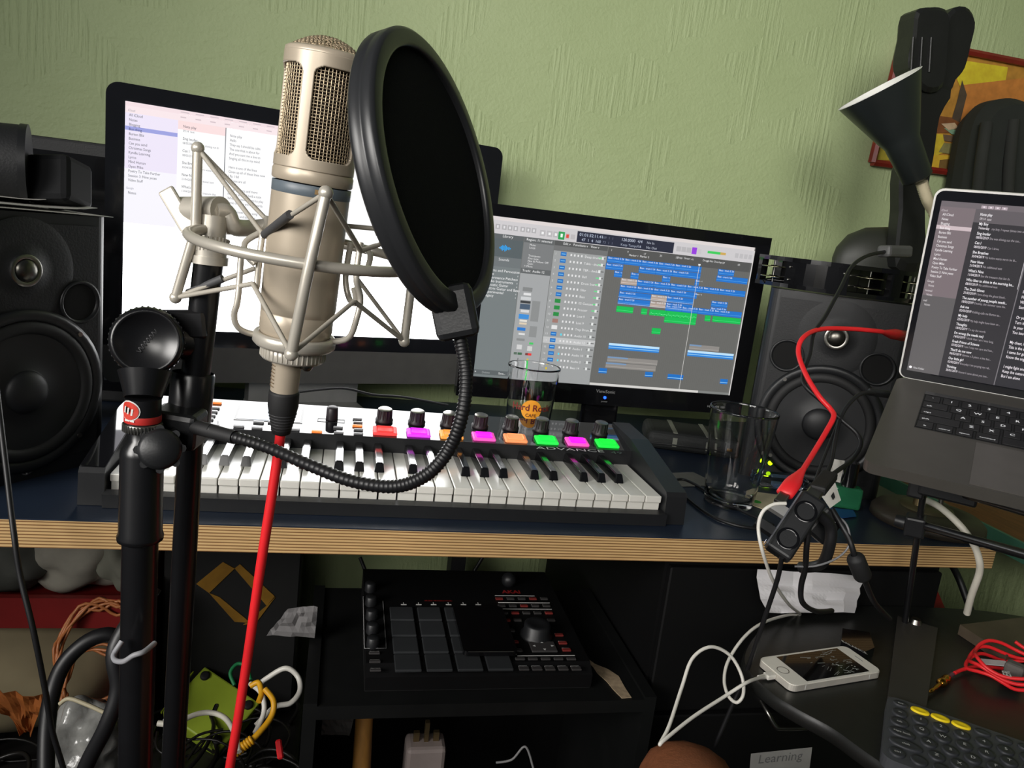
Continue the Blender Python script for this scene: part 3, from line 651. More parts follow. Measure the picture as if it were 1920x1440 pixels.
band(up1, A(500, 412, .53), in1); band(up1, in1)
band(up2, in1); band(up2, in2); band(up3, in2); band(up3, in3)
band(lo1, jn1); band(lo1, A(478, 503, .52)); band(lo2, jn1); band(lo2, jn2); band(lo3, jn2); band(lo3, A(668, 520, .52))
MB().cyl(A(544, 402, .466), A(496, 440, .502), .0028, n=10).build('elastic_sleeve', SLV, sm, True)
MB().cyl(A(418, 522, .52), A(352, 550, .525), .0028, n=10).build('elastic_sleeve', SLV, sm, True)
# inner cradle wires
for pts in ([(500, 409, .52), (497, 430, .512), (462, 452, .505), (460, 475, .50), (478, 495, .50)], [(492, 440, .505), (488, 470, .505), (482, 530, .502), (480, 540, .502)],
            [(452, 480, .503), (446, 560, .505), (439, 590, .508), (445, 612, .512), (465, 624, .518), (500, 630, .525)],
            [(676, 455, .505), (668, 520, .505), (676, 560, .51), (668, 600, .512), (655, 632, .518), (630, 640, .525), (605, 638, .53)],
            [(640, 452, .54), (690, 470, .53), (690, 500, .52), (676, 513, .51), (640, 505, .51)], [(658, 455, .52), (648, 520, .525), (655, 560, .525), (668, 568, .515), (664, 540, .51)]):
    MB().tube(spline([A(*p_) for p_ in pts], 6), .0021, 8).build('cradle_wire', SATN, sm, True)
Mbase = basis(mb0, hx, hy, axis)
MB().lathe([(0, -.003), (.0255, -.003), (.0275, -.001), (.0275, .0045), (.0262, .006), (.0235, .006), (.0235, .002), (0, .002)], 48, Mbase).build('base_ring', SATN, sm, True)
nut = MB().lathe([(0, -.012), (.0205, -.012), (.0215, -.0105), (.0215, -.004), (.0205, -.003), (0, -.003)], 40, Mbase)
for i in range(40):
    a = 2*math.pi*i/40; nut.cyl(Mbase @ V((.0214*math.cos(a), .0214*math.sin(a), -.0105)), Mbase @ V((.0214*math.cos(a), .0214*math.sin(a), -.004)), .0007, n=5)
nut.build('knurled_nut', SATN, sm, True)
MB().cyl(A(573, 672, .53), A(571, 692, .532), .003, n=10).sph(A(576, 686, .53), .0042, n=10).build('spring_clip', CHR, sm, True)
# swivel joint and thread on the boom
MB().cyl(A(342, 396, .535), A(415, 396, .520), .0098, n=24).build('swivel_barrel', SATN, sm, True)
MB().rbox(-.002, .002, -.0055, .0055, -.020, .020, .0015, 2, frame_m(A(338, 402, .525), A(362, 440, .525)-A(316, 362, .525), hy)).build('swivel_lever', SATN, sm, True)
MB().tube(spline([A(405, 395, .52), A(425, 398, .525), A(440, 425, .53), A(470, 428, .545), A(500, 425, .55)], 6), .006, 8).build('swivel_arm', SATN, sm, True)
MB().cyl(A(398, 405, .522), A(395, 452, .524), .0100, n=24).build('swivel_post', SATN, sm, True)
kn = MB().cyl(A(395, 445, .524), A(393, 482, .526), .0118, .0112, n=28)
for i in range(28):
    a = 2*math.pi*i/28; o_ = (RT*math.cos(a)+FW*math.sin(a))*.0117; kn.cyl(A(395, 449, .524)+o_, A(393.5, 474, .5255)+o_*.96, .0008, n=5)
kn.build('knurled_sleeve', SATN, sm, True)
MB().cyl(A(393, 480, .526), A(392, 495, .527), .0125, n=28).build('sleeve_collar', SATN, sm, True)

# ------------------------------------------------------------------ red microphone cable
xc = thing('microphone_cable', 'thick red microphone cable with black plug boot hanging below the microphone', 'cable', tuple(A(432, 1440, .60)))
x0_, x1_, x2_ = A(540, 668, .53), A(533, 732, .537), A(527, 813, .546)
cx = MB().cyl(x0_, x1_, .0098, .0095, n=28); 
cx.build('plug_shell', CHAMP, xc, True)
gr = MB(); ax_ = (x1_-x0_).normalized()
for i in range(7):
    c_ = x0_.lerp(x1_, .25+i*.1); gr.lathe([(.0099, -.0004), (.0101, 0), (.0099, .0004)], 14, frame_m(c_, ax_, RT), a0=2.2, a1=3.6)
gr.build('plug_ridges', mat('ridge_shadow', S(120, 100, 76), .5), xc, True)
bt = MB(); axb = x2_-x1_; Lb = axb.length; Mbt = frame_m(x1_, axb)
bt.lathe([(0, 0), (.0102, 0), (.0105, .002), (.0105, Lb*.35), (.0095, Lb*.5), (.0075, Lb*.8), (.0066, Lb*.97), (.005, Lb), (0, Lb)], 28, Mbt).build('plug_boot', RUB, xc, True)
rg_ = MB()
for i in range(6):
    z = Lb*(.52+.07*i); r_ = .0096-.0022*(.52+.07*i-.5)/.3
    rg_.lathe([(r_-.0006, z-.0007), (r_+.0004, z), (r_-.0006, z+.0007)], 24, Mbt)
rg_.build('boot_ridges', mat('ridge_rubber', S(52, 52, 54), .6), xc, True)
MB().tube(spline([A(528, 800, .545), A(520, 860, .55), A(508, 940, .555), A(489, 1060, .565), A(466, 1220, .58), A(446, 1350, .59), A(425, 1480, .60), A(400, 1700, .62)], 8), .0036, 14).build('cable', RED, xc, True)

# ------------------------------------------------------------------ microphone stand
P0 = A(263, 1010, .525)
ms = thing('microphone_stand', 'black steel microphone stand with round clutch head and folded boom tube', 'mic stand', (P0.x, P0.y, 0))
zz = lambda py: at(263, py, Y=P0.y).z
def vert(za, zb, ra, rb=None, n=28): return MB().cyl((P0.x, P0.y, za), (P0.x, P0.y, zb), ra, rb, n)
vert(.10, zz(1015), .0115).build('lower_tube', STL, ms, True)
cl_ = MB().lathe([(.0128, zz(1012)), (.0146, zz(1010)), (.0148, zz(1003)), (.0138, zz(995)), (.0135, zz(850)), (.0125, zz(838)), (.0085, zz(824)), (.0085, zz(800))], 28, Matrix.Translation((P0.x, P0.y, 0)))
cl_.build('grip_sleeve', STL, ms, True)
lk = MB().lathe([(.0116, zz(807)), (.0120, zz(805)), (.0120, zz(794)), (.0116, zz(791)), (0, zz(791))], 36, Matrix.Translation((P0.x, P0.y, 0)))
for i in range(36):
    a = 2*math.pi*i/36; lk.cyl((P0.x+.0119*math.cos(a), P0.y+.0119*math.sin(a), zz(806)), (P0.x+.0119*math.cos(a), P0.y+.0119*math.sin(a), zz(793)), .0006, n=5)
lk.build('lock_ring', CHR, ms, True)
top = V((P0.x, P0.y, zz(745))); hc = A(276, 640, .512)
sl = MB().cyl((P0.x, P0.y, zz(791)), top, .0112, n=28).build('head_stem', STL, ms, True)
MB().lathe([(.01135, zz(789)), (.01145, zz(788)), (.01145, zz(777)), (.01135, zz(776))], 36, Matrix.Translation((P0.x, P0.y, 0))).build('red_label', mat('red_label', S(196, 48, 44), .45), ms, True)
ov = MB()
def stem(u_, z, off=.0004): a = -math.pi/2-.30+u_/.0112; return V((P0.x+(.0112+off)*math.cos(a), P0.y+(.0112+off)*math.sin(a), z))
def oval(ru, rv, off): c0 = [stem(0, zz(764), off)]; n_ = 20; c0 += [stem(-.003+ru*math.cos(2*math.pi*i/n_), zz(764)+rv*math.sin(2*math.pi*i/n_), off) for i in range(n_)]; return c0, [(0, 1+i, 1+(i+1) % n_) for i in range(n_)]
MB().add(*oval(.0075, .0068, .0004)).build('label_oval', WTXT, ms, True); MB().add(*oval(.0066, .006, .0007)).build('label_oval', mat('red_oval', S(205, 62, 48), .45), ms, True)
ms_ = MB()
for i in range(3): ms_.add([stem(-.0065+i*.0026+dx, zz(764)+dz-(i-1)*.0006, .001) for dx, dz in ((0, -.0022), (.0012, -.0022), (.0018, .0022), (.0006, .0022))], [(0, 1, 2, 3)])
ms_.add([stem(-.006+dx, zz(784)+dz, .0008) for dx, dz in ((0, 0), (.007, 0), (.007, .0012), (0, .0012))], [(0, 1, 2, 3)])
ms_.build('label_marks', WTXT, ms, True)
Mh = frame_m(hc, (CAM-hc)*1+RT*-.05, V((0, 0, 1)))
hd_ = MB().lathe([(0, -.02), (.0205, -.02), (.0228, -.016), (.0228, .004), (.0212, .0075), (.0195, .0085), (.0185, .007), (0, .0065)], 48, Mh)
for i in range(40):
    a = 2*math.pi*i/40; hd_.cyl(Mh @ V((.0227*math.cos(a), .0227*math.sin(a), -.013)), Mh @ V((.0227*math.cos(a), .0227*math.sin(a), .002)), .0009, n=5)
hd_.build('clutch_head', STL, ms, True)
MB().cyl(hc+(top-hc)*.55, top, .0165, .0115, n=24).build('clutch_neck', STL, ms, True)
mk_ = MB(); Mq = frame_m(hc+(CAM-hc).normalized()*.0069, CAM-hc, RT) @ Matrix.Rotation(math.radians(52), 4, 'Z')
mk_.tube(spline([Mq @ V((-.009+i*.0013, .0014*(-1)**i, 0)) for i in range(15)], 4), .0004, 5).build('moulded_mark', mat('moulded_print', S(64, 64, 66), .4), ms, True)
# boom tube, folded down beside the stand
b0, b1, b2 = A(391, 494, .527), A(362, 745, .550), A(310, 1700, .66)
MB().cyl(b0, b1, .0098, n=28).build('boom_tube', STL, ms, True)
MB().cyl(b1, b2, .0088, n=28).build('boom_tube', STL, ms, True)
MB().rbox(-.0035, .0035, -.010, .010, -.018, .018, .002, 1, frame_m(A(338, 608, .53), RT*-1)).cyl(hc-(CAM-hc).normalized()*.010, A(372, 640, .545), .013, n=20).build('clutch_clamp', STL, ms, True)
axm = (b2-b1).normalized()
MB().lathe([(.0140, -.024), (.0148, -.0225), (.0148, .012), (.0130, .020), (.0095, .022)], 32, frame_m(A(357, 760, .552), (A(352, 850, .555)-A(366, 700, .548)))).build('boom_collar', STL, ms, True)
for i in range(3):
    a = .5+i*2*math.pi/3
    lg_ = MB().cyl((P0.x, P0.y, .16), (P0.x+.33*math.cos(a), P0.y+.33*math.sin(a), .012), .008, n=14).build('leg', STL, ms, True)
    MB().cyl((P0.x+.33*math.cos(a), P0.y+.33*math.sin(a), .0), (P0.x+.33*math.cos(a), P0.y+.33*math.sin(a), .024), .012, n=14).build('rubber_foot', RUB, lg_, True)
clip = MB().tube(spline([A(229, 1202, .522), A(214, 1226, .518), A(216, 1238, .512), A(232, 1240, .506), A(250, 1229, .504), A(270, 1222, .506), A(290, 1206, .518)], 6), .0018, 8).build('cable_clip', mat('pale_clip', S(150, 150, 154), .5), ms, True)
# ------------------------------------------------------------------ pop filter
pf = thing('pop_filter', 'round black mesh pop filter on a flexible gooseneck in front of the microphone', 'pop filter', tuple(A(330, 810, .535)))
pc = A(811, 331, .430); th_ = math.radians(71.3)
vv_ = RT*.988-DN*.150; pn_ = (vv_*math.sin(th_)-FW*math.cos(th_)).normalized()
Mpf = frame_m(pc, pn_, DN)
PR = .0780
MB().lathe([(PR-.0105, -.006), (PR-.010, -.0075), (PR-.0025, -.0075), (PR-.0018, -.0073), (PR-.0003, -.0058), (PR, -.005), (PR, -.0012), (PR-.0004, -.0006), (PR-.0004, .0006), (PR, .0012), (PR, .005), (PR-.0003, .0058), (PR-.0018, .0070), (PR-.0025, .0072), (PR-.0085, .0072), (PR-.0096, .0070), (PR-.0104, .0062), (PR-.0105, .005), (PR-.0105, .003), (PR-.0105, -.006)], 96, Mpf).build('ring', mat('ring_plastic', S(40, 41, 43), .34), pf, True)
pm = mat('filter_mesh', S(20, 22, 22), .95, spec=.1, bump=.6, bs=1500)
MB().lathe([(0, .0035), (PR-.0104, .0035)], 72, Mpf).lathe([(PR-.0104, -.0015), (0, -.0015)], 72, Mpf).build('mesh_screen', pm, pf, True)
cb = Mpf @ V((PR*.995, 0, 0))
MB().rbox(-.012, .012, -.009, .009, -.012, .018, .004, 2, frame_m(A(850, 575, .428), A(862, 640, .43)-A(846, 560, .428), vv_)).build('ring_clamp', BLK, pf, True)
gp = spline([A(395, 806, .52), A(430, 817, .515), A(500, 838, .50), A(580, 872, .48), A(660, 902, .465), A(740, 912, .45), A(800, 890, .44), A(842, 842, .435), A(866, 780, .43), A(874, 710, .43), A(866, 650, .43), A(852, 590, .428)], 26)
rs = [.0036+(.00055 if i % 3 == 0 else 0) for i in range(len(gp))]
MB().tube(gp, rs, 12).build('gooseneck', mat('gooseneck_steel', S(22, 22, 24), .42, spec=.5), pf, True)
MB().cyl(A(345, 795, .53), A(440, 820, .513), .0052, .0046, n=20).build('gooseneck_sleeve', RUB, pf, True)
MB().rbox(-.016, .016, -.013, .013, -.013, .013, .004, 2, frame_m(A(335, 800, .535), axis, RT)).build('stand_clamp', BLK, pf, True)
kb_ = MB(); kc = A(300, 842, .505); Mk = frame_m(kc, CAM-kc, DN)
kb_.lathe([(0, -.012), (.0125, -.012), (.0135, -.008), (.0135, .003), (.011, .006), (0, .006)], 30, Mk)
for i in range(8):
    a = 2*math.pi*i/8; kb_.cyl(Mk @ V((.0132*math.cos(a), .0132*math.sin(a), -.010)), Mk @ V((.0132*math.cos(a), .0132*math.sin(a), .003)), .0028, n=8)
kb_.build('clamp_knob', BLK, pf, True)
MB().cyl(kc, A(335, 805, .53), .005, n=12).build('clamp_bolt', STL, pf, True)
# ------------------------------------------------------------------ laptop on its stand
LO = V((.7844, -.1811, .908)); ly, lp, la = -.7534, .2772, -.2374
lex = V((math.cos(ly), math.sin(ly), 0)); ley = V((-math.sin(ly), math.cos(ly), 0)); Z_ = V((0, 0, 1))
lby = ley*math.cos(lp)+Z_*math.sin(lp); ln = lex.cross(lby); LH = LO+lby*.2407; lld = ley*math.sin(la)+Z_*math.cos(la); lsn = lex.cross(lld)
Mlb = basis(LO, lex, lby, ln); Mll = basis(LH, lex, lld, lsn)
lap = thing('laptop', 'open dark grey laptop raised on a stand, showing a dark notes list', 'laptop', M=Mlb)
LW, LD = .3493, .2407
MB().rbox(0, LW, 0, LD, -.0125, 0, .012, 5, Mlb, vert=True).build('base', SPACE, lap, True)
MB().box(.0355, LW-.0355, .105, .2085, .0001, .0004, Mlb).build('keyboard_well', MTB, lap, True)
MB().box(.0968, LW-.0968, .004, .0985, .0001, .0005, Mlb).build('trackpad', mat('trackpad_grey', S(104, 100, 96), .35, metal=.4), lap, True)
MB().box(.0355, LW-.0355, .1995, .2085, .0004, .0012, Mlb).build('touch_strip', GLB, lap, True)
LK = mat('laptop_key', S(18, 18, 20), .45)
lt = MB(); K0 = .0195
rows = [(.1890, '`1234567890-=', .0355, 'n'), (.1700, 'QWERTYUIOP[]', .0645, 't'), (.1512, 'ASDFGHJKL;', .0705, 'c'), (.1325, 'ZXCVBNM,./', .0800, 's')]
def lkey(x0, x1, y, h=.0162): MB().rbox(x0+.0012, x1-.0012, y-h/2, y+h/2, .0004, .0014, .0008, 1, Mlb).build('key', LK, lap, True)
def ltxt(s_, x, y, size): lt.text(s_, size, Mlb @ Matrix.Translation((x, y-size*.35, .0017)), (1, 1, 1), align='C')
for y, chars, xs, kind in rows:
    if kind != 'n': lkey(.0355, xs, y); ltxt({'t': 'tab', 'c': 'caps', 's': 'shift'}[kind], .044, y-.003, .0045)
    for i, ch in enumerate(chars):
        lkey(xs+i*K0, xs+(i+1)*K0, y); ltxt(ch, xs+(i+.5)*K0, y, .0075)
    xe = xs+len(chars)*K0
    if xe < LW-.045: lkey(xe, LW-.0355, y)
x = .0355
for w_, s_ in ((.0195, 'fn'), (.0195, 'control'), (.0195, 'option'), (.0245, 'command'), (.098, ''), (.0245, 'command'), (.0195, 'option')):
    lkey(x, x+w_, .1145)
    if s_: ltxt(s_, x+w_/2, .1115, .0038)
    x += w_
lt.build('key_lettering', attr_mat('backlit_keys', .8), lap, True)
lid = MB().rbox(0, LW, 0, .2365, -.0052, -.0006, .010, 5, Mll, vert=True).build('lid', mat('lid_aluminium', S(232, 230, 226), .4, metal=.1), lap, True)
MB().rbox(.0022, LW-.0022, .001, .2343, -.0006, 0, .0085, 5, Mll, vert=True).build('screen_bezel', BEZ, lid, True)
MB().cyl(Mll @ V((.02, -.003, -.004)), Mll @ V((LW-.02, -.003, -.004)), .0045, n=12).build('hinge', BLK, lap, True)
lu = MB(); zc[0] = 0
def LR(a, b, c_, e, cl): zc[0] += .00001; lu.rect(Mll, a, b, c_, e, .0003+zc[0], S(*cl))
sx0_, sx1_, sy0_, sy1_ = .0087, LW-.0087, .0112, .2229
LR(sx0_, sy0_, sx1_, sy1_, (58, 56, 60)); LR(sx0_, .2165, sx1_, sy1_, (112, 104, 108)); LR(sx0_, sy0_, .0447, .2165, (124, 112, 116)); LR(sx0_, sy0_, .0447, .11, (98, 95, 96))
LR(.0447, .2015, .1045, .2165, (98, 92, 96)); LR(.0447, sy0_, .1045, .2015, (52, 50, 54)); LR(.1045, sy0_, sx1_, .2165, (46, 45, 50)); LR(.1038, sy0_, .1048, .2165, (120, 116, 120)); LR(.1030, .13, .1036, .2, (190, 186, 190))
LR(.0087, .1905, .0447, .1950, (206, 188, 192))
for i in range(4): LR(.0495+i*.0066, .2175, .0552+i*.0066, .2208, (182, 166, 174)); LR(.0515+i*.0066, .2184, .0532+i*.0066, .2199, (235, 225, 230))
lu.build('screen', UIL, lid, True)
l2 = MB()
def LT(s_, x_, y_, size, cl, b=0): l2.text(s_, size, Mll @ Matrix.Translation((x_, y_, .0012)), S(*cl), bold=b*.6, sx=.66)
LT('iCloud', .0105, .2112, .0036, (210, 200, 204))
for i, s_ in enumerate(SIDE): LT(s_, .0125, .2063-i*.00522, .0042, (236, 230, 232) if i != 3 else (250, 246, 248), .012)
for i, (s_, y_) in enumerate((('Google', .1266), ('Notes', .1214), ('hotmail', .1150), ('Notes', .1100), ('mail', .1025), ('Notes', .0975))): LT(s_, .0110 if i % 2 == 0 else .0130, y_, .0038, (225, 218, 220))
LT('New Folder', .0155, .0150, .0038, (226, 222, 224)); lu2 = MB().lathe([(0, .0012), (.0016, .0012)], 16, Mll @ Matrix.Translation((.0122, .0163, 0))); lu2.build('screen_icon', mat('icon_glow', S(230, 226, 230), .4, emit=.8), lid, True)
LT('Note play', .0500, .2095, .0046, (250, 246, 250), .015); LT('09:14  text', .0505, .2048, .0040, (225, 218, 222))
for i, (a, b) in enumerate(NOTES):
    y_ = .1990-i*.01095
    LT(a, .0510, y_, .0046, (250, 246, 250), .018); LT(b[:10], .0510, y_-.0046, .0042, (240, 232, 238), .012); LT(b[10:].strip()[:30], .0645, y_-.0046, .0039, (176, 168, 174))
for i, s_ in enumerate(LYR): 
    if s_: LT(s_, .1090, .2000-i*.0061, .0050, (244, 236, 242), .014)
l2.build('screen_text', UIL, lid, True)
# stand
lsx = thing('laptop_stand', 'black metal laptop stand with thin post and rods below the laptop', 'laptop stand', tuple(at(1697, 1166, Z=.645)))
q0 = at(1697, 1166, Z=.645); q1 = at(1735, 900, Y=q0.y-.02)
MB().cyl(q0, q1, .0040, n=16).build('post', STL, lsx, True)
TZ = .640
pl = [at(1682, 1160, Z=TZ), at(1757, 1183, Z=TZ), at(1735, 1335, Z=TZ), at(1663, 1312, Z=TZ)]
MB().prism([(p_.x, p_.y) for p_ in pl][::-1], TZ+.0005, TZ+.0045).build('foot_plate', mat('dark_grey_steel', S(52, 50, 48), .45), lsx, True)
MB().cyl(at(1716, 1168, Z=.6445), at(1716, 1168, Z=.6445)+V((0, 0, .006)), .008, .006, n=16).build('bolt', CHR, lsx, True)
p_ = at(1716, 985, Y=q0.y-.012)
MB().rbox(-.012, .012, -.010, .010, -.014, .014, .003, 2, frame_m(p_, q1-q0, lex)).build('clamp', BLK, lsx, True)
MB().cyl(p_-lex*.0125, p_-lex*.024, .009, .008, n=16).build('clamp_knob', BLK, lsx, True)
MB().cyl(p_+lex*.012, p_+lex*.019, .0042, n=12).build('clamp_bolt', CHR, lsx, True)
MB().cyl(at(1726, 984, Y=q0.y-.015), at(1930, 1042, Y=q0.y-.17), .0056, n=14).build('brace_rod', STL, lsx, True)
MB().rbox(-.030, .034, -.012, .012, -.012, .010, .003, 2, basis(at(1775, 918, Y=q0.y-.05), lex, ley, Z_)).build('cradle_block', BLK, lsx, True)
MB().cyl(at(1810, 926, Y=q0.y-.07), at(1935, 962, Y=q0.y-.17), .0058, n=14).build('cradle_rod', STL, lsx, True)
MB().rbox(-.010, .010, -.010, .010, -.014, .014, .003, 2, frame_m(at(1720, 912, Y=q0.y-.02), Z_, lex)).build('top_clamp', BLK, lsx, True)
MB().cyl(at(1768, 923, Y=.02), at(1764, 945, Y=.02), .0035, n=12).build('pin', CHR, lsx, True)

# ------------------------------------------------------------------ round side table
rim = [(1600, 1135), (1540, 1138), (1490, 1145), (1440, 1165), (1405, 1200), (1391, 1235), (1402, 1260), (1415, 1275), (1450, 1305), (1500, 1335), (1560, 1368), (1640, 1425)]
tp = [at(x_, y_, Z=TZ) for x_, y_ in rim]; tp = [(q.x, q.y) for q in tp]
tp += [(.815, -.37), (.90, -.45), (1.04, -.49), (1.20, -.44), (1.31, -.31), (1.35, -.16), (1.30, -.05), (1.20, .000), (1.08, .014)]
tpo = [(q.x, q.y) for q in spline([(a, b, 0) for a, b in tp], 5, True)]
tb = thing('side_table', 'round-edged black side table with scuffed top holding phone and small keyboard', 'table', (1.03, -.2, 0))
TBL = mat('scuffed_black_top', S(26, 27, 26), .38, var=.25, vs=25, bump=.12, bs=60)
cxy = V((1.03, -.2)); ins = lambda k_: [(cxy.x+(a-cxy.x)*k_, cxy.y+(b-cxy.y)*k_) for a, b in tpo]
n_ = len(tpo); vs_ = []; 
for k_, z in ((.985, TZ-.017), (.997, TZ-.0145), (1.0, TZ-.008), (.998, TZ-.003), (.990, TZ)): vs_ += [(a, b, z) for a, b in ins(k_)]
MB().add(vs_, [(j*n_+(i+1) % n_, j*n_+i, (j+1)*n_+i, (j+1)*n_+(i+1) % n_) for j in range(4) for i in range(n_)], smooth=True).add(vs_, [list(range(n_)), list(range(4*n_, 5*n_))[::-1]]).build('top', TBL, tb, True)
MB().cyl((1.03, -.2, .03), (1.03, -.2, TZ-.017), .03, n=24).build('pedestal', STL, tb, True)
MB().lathe([(0, .03), (.06, .028), (.18, .012), (.19, 0), (0, 0)], 40, Matrix.Translation((1.03, -.2, 0))).build('foot', STL, tb, True)
# phone
pc_ = [at(x_, y_, Z=TZ+.009) for x_, y_ in ((1486, 1282), (1420, 1237), (1590, 1214), (1650, 1254))]
pctr = (pc_[0]+pc_[1]+pc_[2]+pc_[3])/4; pxd = ((pc_[2]+pc_[3])-(pc_[0]+pc_[1])); pL = pxd.length/2; pyaw = math.atan2(pxd.y, pxd.x)
ph = thing('smartphone', 'white smartphone with a cracked dark screen lying on the black side table', 'phone', (pctr.x, pctr.y, TZ+.0004), pyaw)
MB().rbox(-pL/2, pL/2, -.0285, .0285, .0006, .0076, .008, 5, vert=True).build('body', mat('phone_silver', S(205, 200, 190), .3, metal=.3), ph)
MB().rbox(-pL/2+.0006, pL/2-.0006, -.0279, .0279, .0076, .0086, .0078, 5, vert=True).build('front_glass', WHT, ph)
scr = MB().box(-pL/2+.0245, pL/2-.0175, -.0248, .0248, .0086, .0089).build('screen', mat('phone_glass', S(10, 10, 12), .12, coat=.4), ph)
ck = MB(); rnd = random.Random(3)
for _ in range(34):
    x_, y_ = rnd.uniform(-.01, .045), rnd.uniform(-.022, .022); a = rnd.uniform(-.6, .6); l_ = rnd.uniform(.003, .014)
    ck.box(-l_/2, l_/2, -.00015, .00015, .0089, .0091, Matrix.Translation((x_, y_, 0)) @ Matrix.Rotation(a, 4, 'Z'))
for _ in range(12):
    x_, y_ = rnd.uniform(.01, .045), rnd.uniform(-.02, .02); ck.box(-.0007, .0007, -.0006, .0006, .0089, .0091, Matrix.Translation((x_, y_, 0)))
ck.build('glass_cracks', mat('crack_glint', S(150, 155, 150), .3), scr)
MB().lathe([(.0062, .0087), (.0068, .0089), (.0070, .0087)], 28, Matrix.Translation((-pL/2+.0122, 0, 0))).build('home_button', CHR, ph)
MB().box(pL/2-.0085, pL/2-.0075, -.006, .006, .0086, .0088).build('earpiece', GTXT, ph)
for x_ in (-pL/2+.02, pL/2-.02): MB().box(x_-.0004, x_+.0004, -.02862, -.0280, .0012, .0074).build('antenna_line', WTXT, ph)
# white charging cable
wc = thing('charging_cable', 'looped white charging cable running from the black hub to the smartphone', 'cable', tuple(at(1380, 1317, d=.86)))
pend = V((pctr.x, pctr.y, TZ+.0045))-pxd.normalized()*(pL/2)
path = [at(1474, 944, d=.80), at(1450, 946, d=.80), at(1430, 960, d=.80), at(1422, 990, d=.80), at(1430, 1035, d=.80), at(1450, 1090, d=.84), at(1478, 1132, d=.90), at(1500, 1152, Z=TZ+.004), at(1478, 1153, Z=TZ+.006), at(1430, 1168, d=.95), at(1395, 1195, d=.92), at(1366, 1238, d=.90), at(1358, 1275, d=.88), at(1366, 1305, d=.86), at(1382, 1317, d=.85), at(1394, 1300, d=.85), at(1390, 1265, d=.86), at(1368, 1228, d=.86), at(1332, 1213, d=.85), at(1298, 1235, d=.84), at(1278, 1290, d=.82), at(1255, 1360, d=.78), at(1238, 1394, d=.76), at(1246, 1387, d=.76), at(1300, 1344, d=.79), at(1360, 1305, d=.82), at(1398, 1281, Z=TZ+.014), at(1420, 1272, Z=TZ+.010), pend-pxd.normalized()*.012]
MB().tube(spline(path, 8), .0019, 10).build('cord', WHT, wc, True)
MB().cyl(pend-pxd.normalized()*.022, pend-pxd.normalized()*.011, .0024, .003, n=14).build('strain_relief', WHT, wc, True)
MB().rbox(-.0045, .0045, -.0028, .0028, -.006, .006, .0012, 2, frame_m(pend-pxd.normalized()*.006, pxd, V((-pxd.y, pxd.x, 0)))).build('phone_plug', WHT, wc, True)
# small wireless keyboard with round keys
kT = at(1664, 1303, Z=TZ+.012); kyw = -.70; kex = V((math.cos(kyw), math.sin(kyw), 0)); key_ = V((-math.sin(kyw), math.cos(kyw), 0))
Mk2 = basis((kT.x, kT.y, TZ+.0005), kex, key_, Z_)
k3 = thing('wireless_keyboard', 'dark grey wireless keyboard with round keys and three yellow keys', 'keyboard', M=Mk2)
MB().rbox(0, .279, -.124, 0, 0, .012, .012, 5, Mk2, vert=True).build('case', mat('slate_case', S(66, 68, 72), .5), k3, True)
RK = mat('slate_key', S(48, 50, 54), .5); YK = mat('yellow_key', S(244, 214, 20), .5)
kt = MB()
lay = ['', '1234567890-', 'QWERTYUIOP[', 'ASDFGHJKL;', 'ZXCVBNM,./', '']
for r_ in range(6):
    y_ = -.013-r_*.0192; xs = (.013, .013, .013, .016, .020, .013)[r_]; first = (.0075, .0075, .009, .0125, .0155, .0075)[r_]
    x_ = xs
    for c_ in range(13 if r_ not in (3, 4) else 12):
        hw = first if c_ == 0 else .0078
        if c_: x_ += .0105+ (hw if c_ > 1 else .0 ) if False else (.0192 if c_ > 1 else .0115+first)
        if x_+hw > .274: break
        yel = r_ == 0 and 1 <= c_ <= 3
        rz = .0048 if r_ == 0 and not yel else .0056 if yel else .0078
        Mc = Mk2 @ Matrix.Translation((x_, y_, 0)) @ Matrix.Diagonal((hw*(1.18 if yel else 1), rz, 1, 1))
        MB().lathe([(1, .0115), (1.0, .0132), (.93, .0142), (.6, .0137), (0, .0135)], 20, Mc).build('yellow_key' if yel else 'round_key', YK if yel else RK, k3, True)
        s_ = lay[r_][c_-1] if 1 <= c_ <= len(lay[r_]) and lay[r_] else {(0, 0): 'esc', (1, 0): '~', (2, 0): 'tab', (3, 0): 'caps lock', (4, 0): 'shift', (5, 0): 'ctrl'}.get((r_, c_), '')
        if s_: kt.text(s_, .0062 if len(s_) == 1 else .0042, Mk2 @ Matrix.Translation((x_, y_-.002, .0146)), align='C')
kt.build('key_lettering', WTXT, k3, True)
# small black box, notebook, red coiled lead
def flatbox(name, label, cat, px, z0, h, m, parts=None):
    P_ = [at(a, b, Z=z0+h) for a, b in px]; c_ = sum(P_, V((0, 0, 0)))/len(P_)
    t = thing(name, label, cat, (c_.x, c_.y, z0))
    MB().prism([(q.x, q.y) for q in P_], z0, z0+h).build('body', m, t, True); return t, P_
bx_, P_ = flatbox('black_box', 'small glossy black box with white lettering beside the smartphone', 'box', [(1578, 1200), (1622, 1222), (1640, 1214), (1630, 1185), (1580, 1178)], TZ+.0006, .012, GLB)
MB().text('BALANCE', .0075, basis(at(1579, 1203, Z=TZ+.0132), (at(1622, 1222, Z=TZ+.013)-at(1579, 1200, Z=TZ+.013)).normalized(), V((.3, 1, 0)).normalized(), Z_)).build('lettering', WTXT, bx_, True)
flatbox('notebook', 'dark brown cover corner of a notebook at the back of the side table', 'notebook', [(1800, 1171), (1888, 1228), (1990, 1215), (1960, 1160), (1920, 1157)], TZ+.0006, .014, mat('brown_cover', S(78, 68, 56), .45, var=.2))
rc = thing('audio_lead', 'coiled red audio lead with a gold jack plug on the side table', 'cable', tuple(at(1880, 1270, Z=TZ)))
cp = []
cc = at(1905, 1248, Z=TZ+.02)
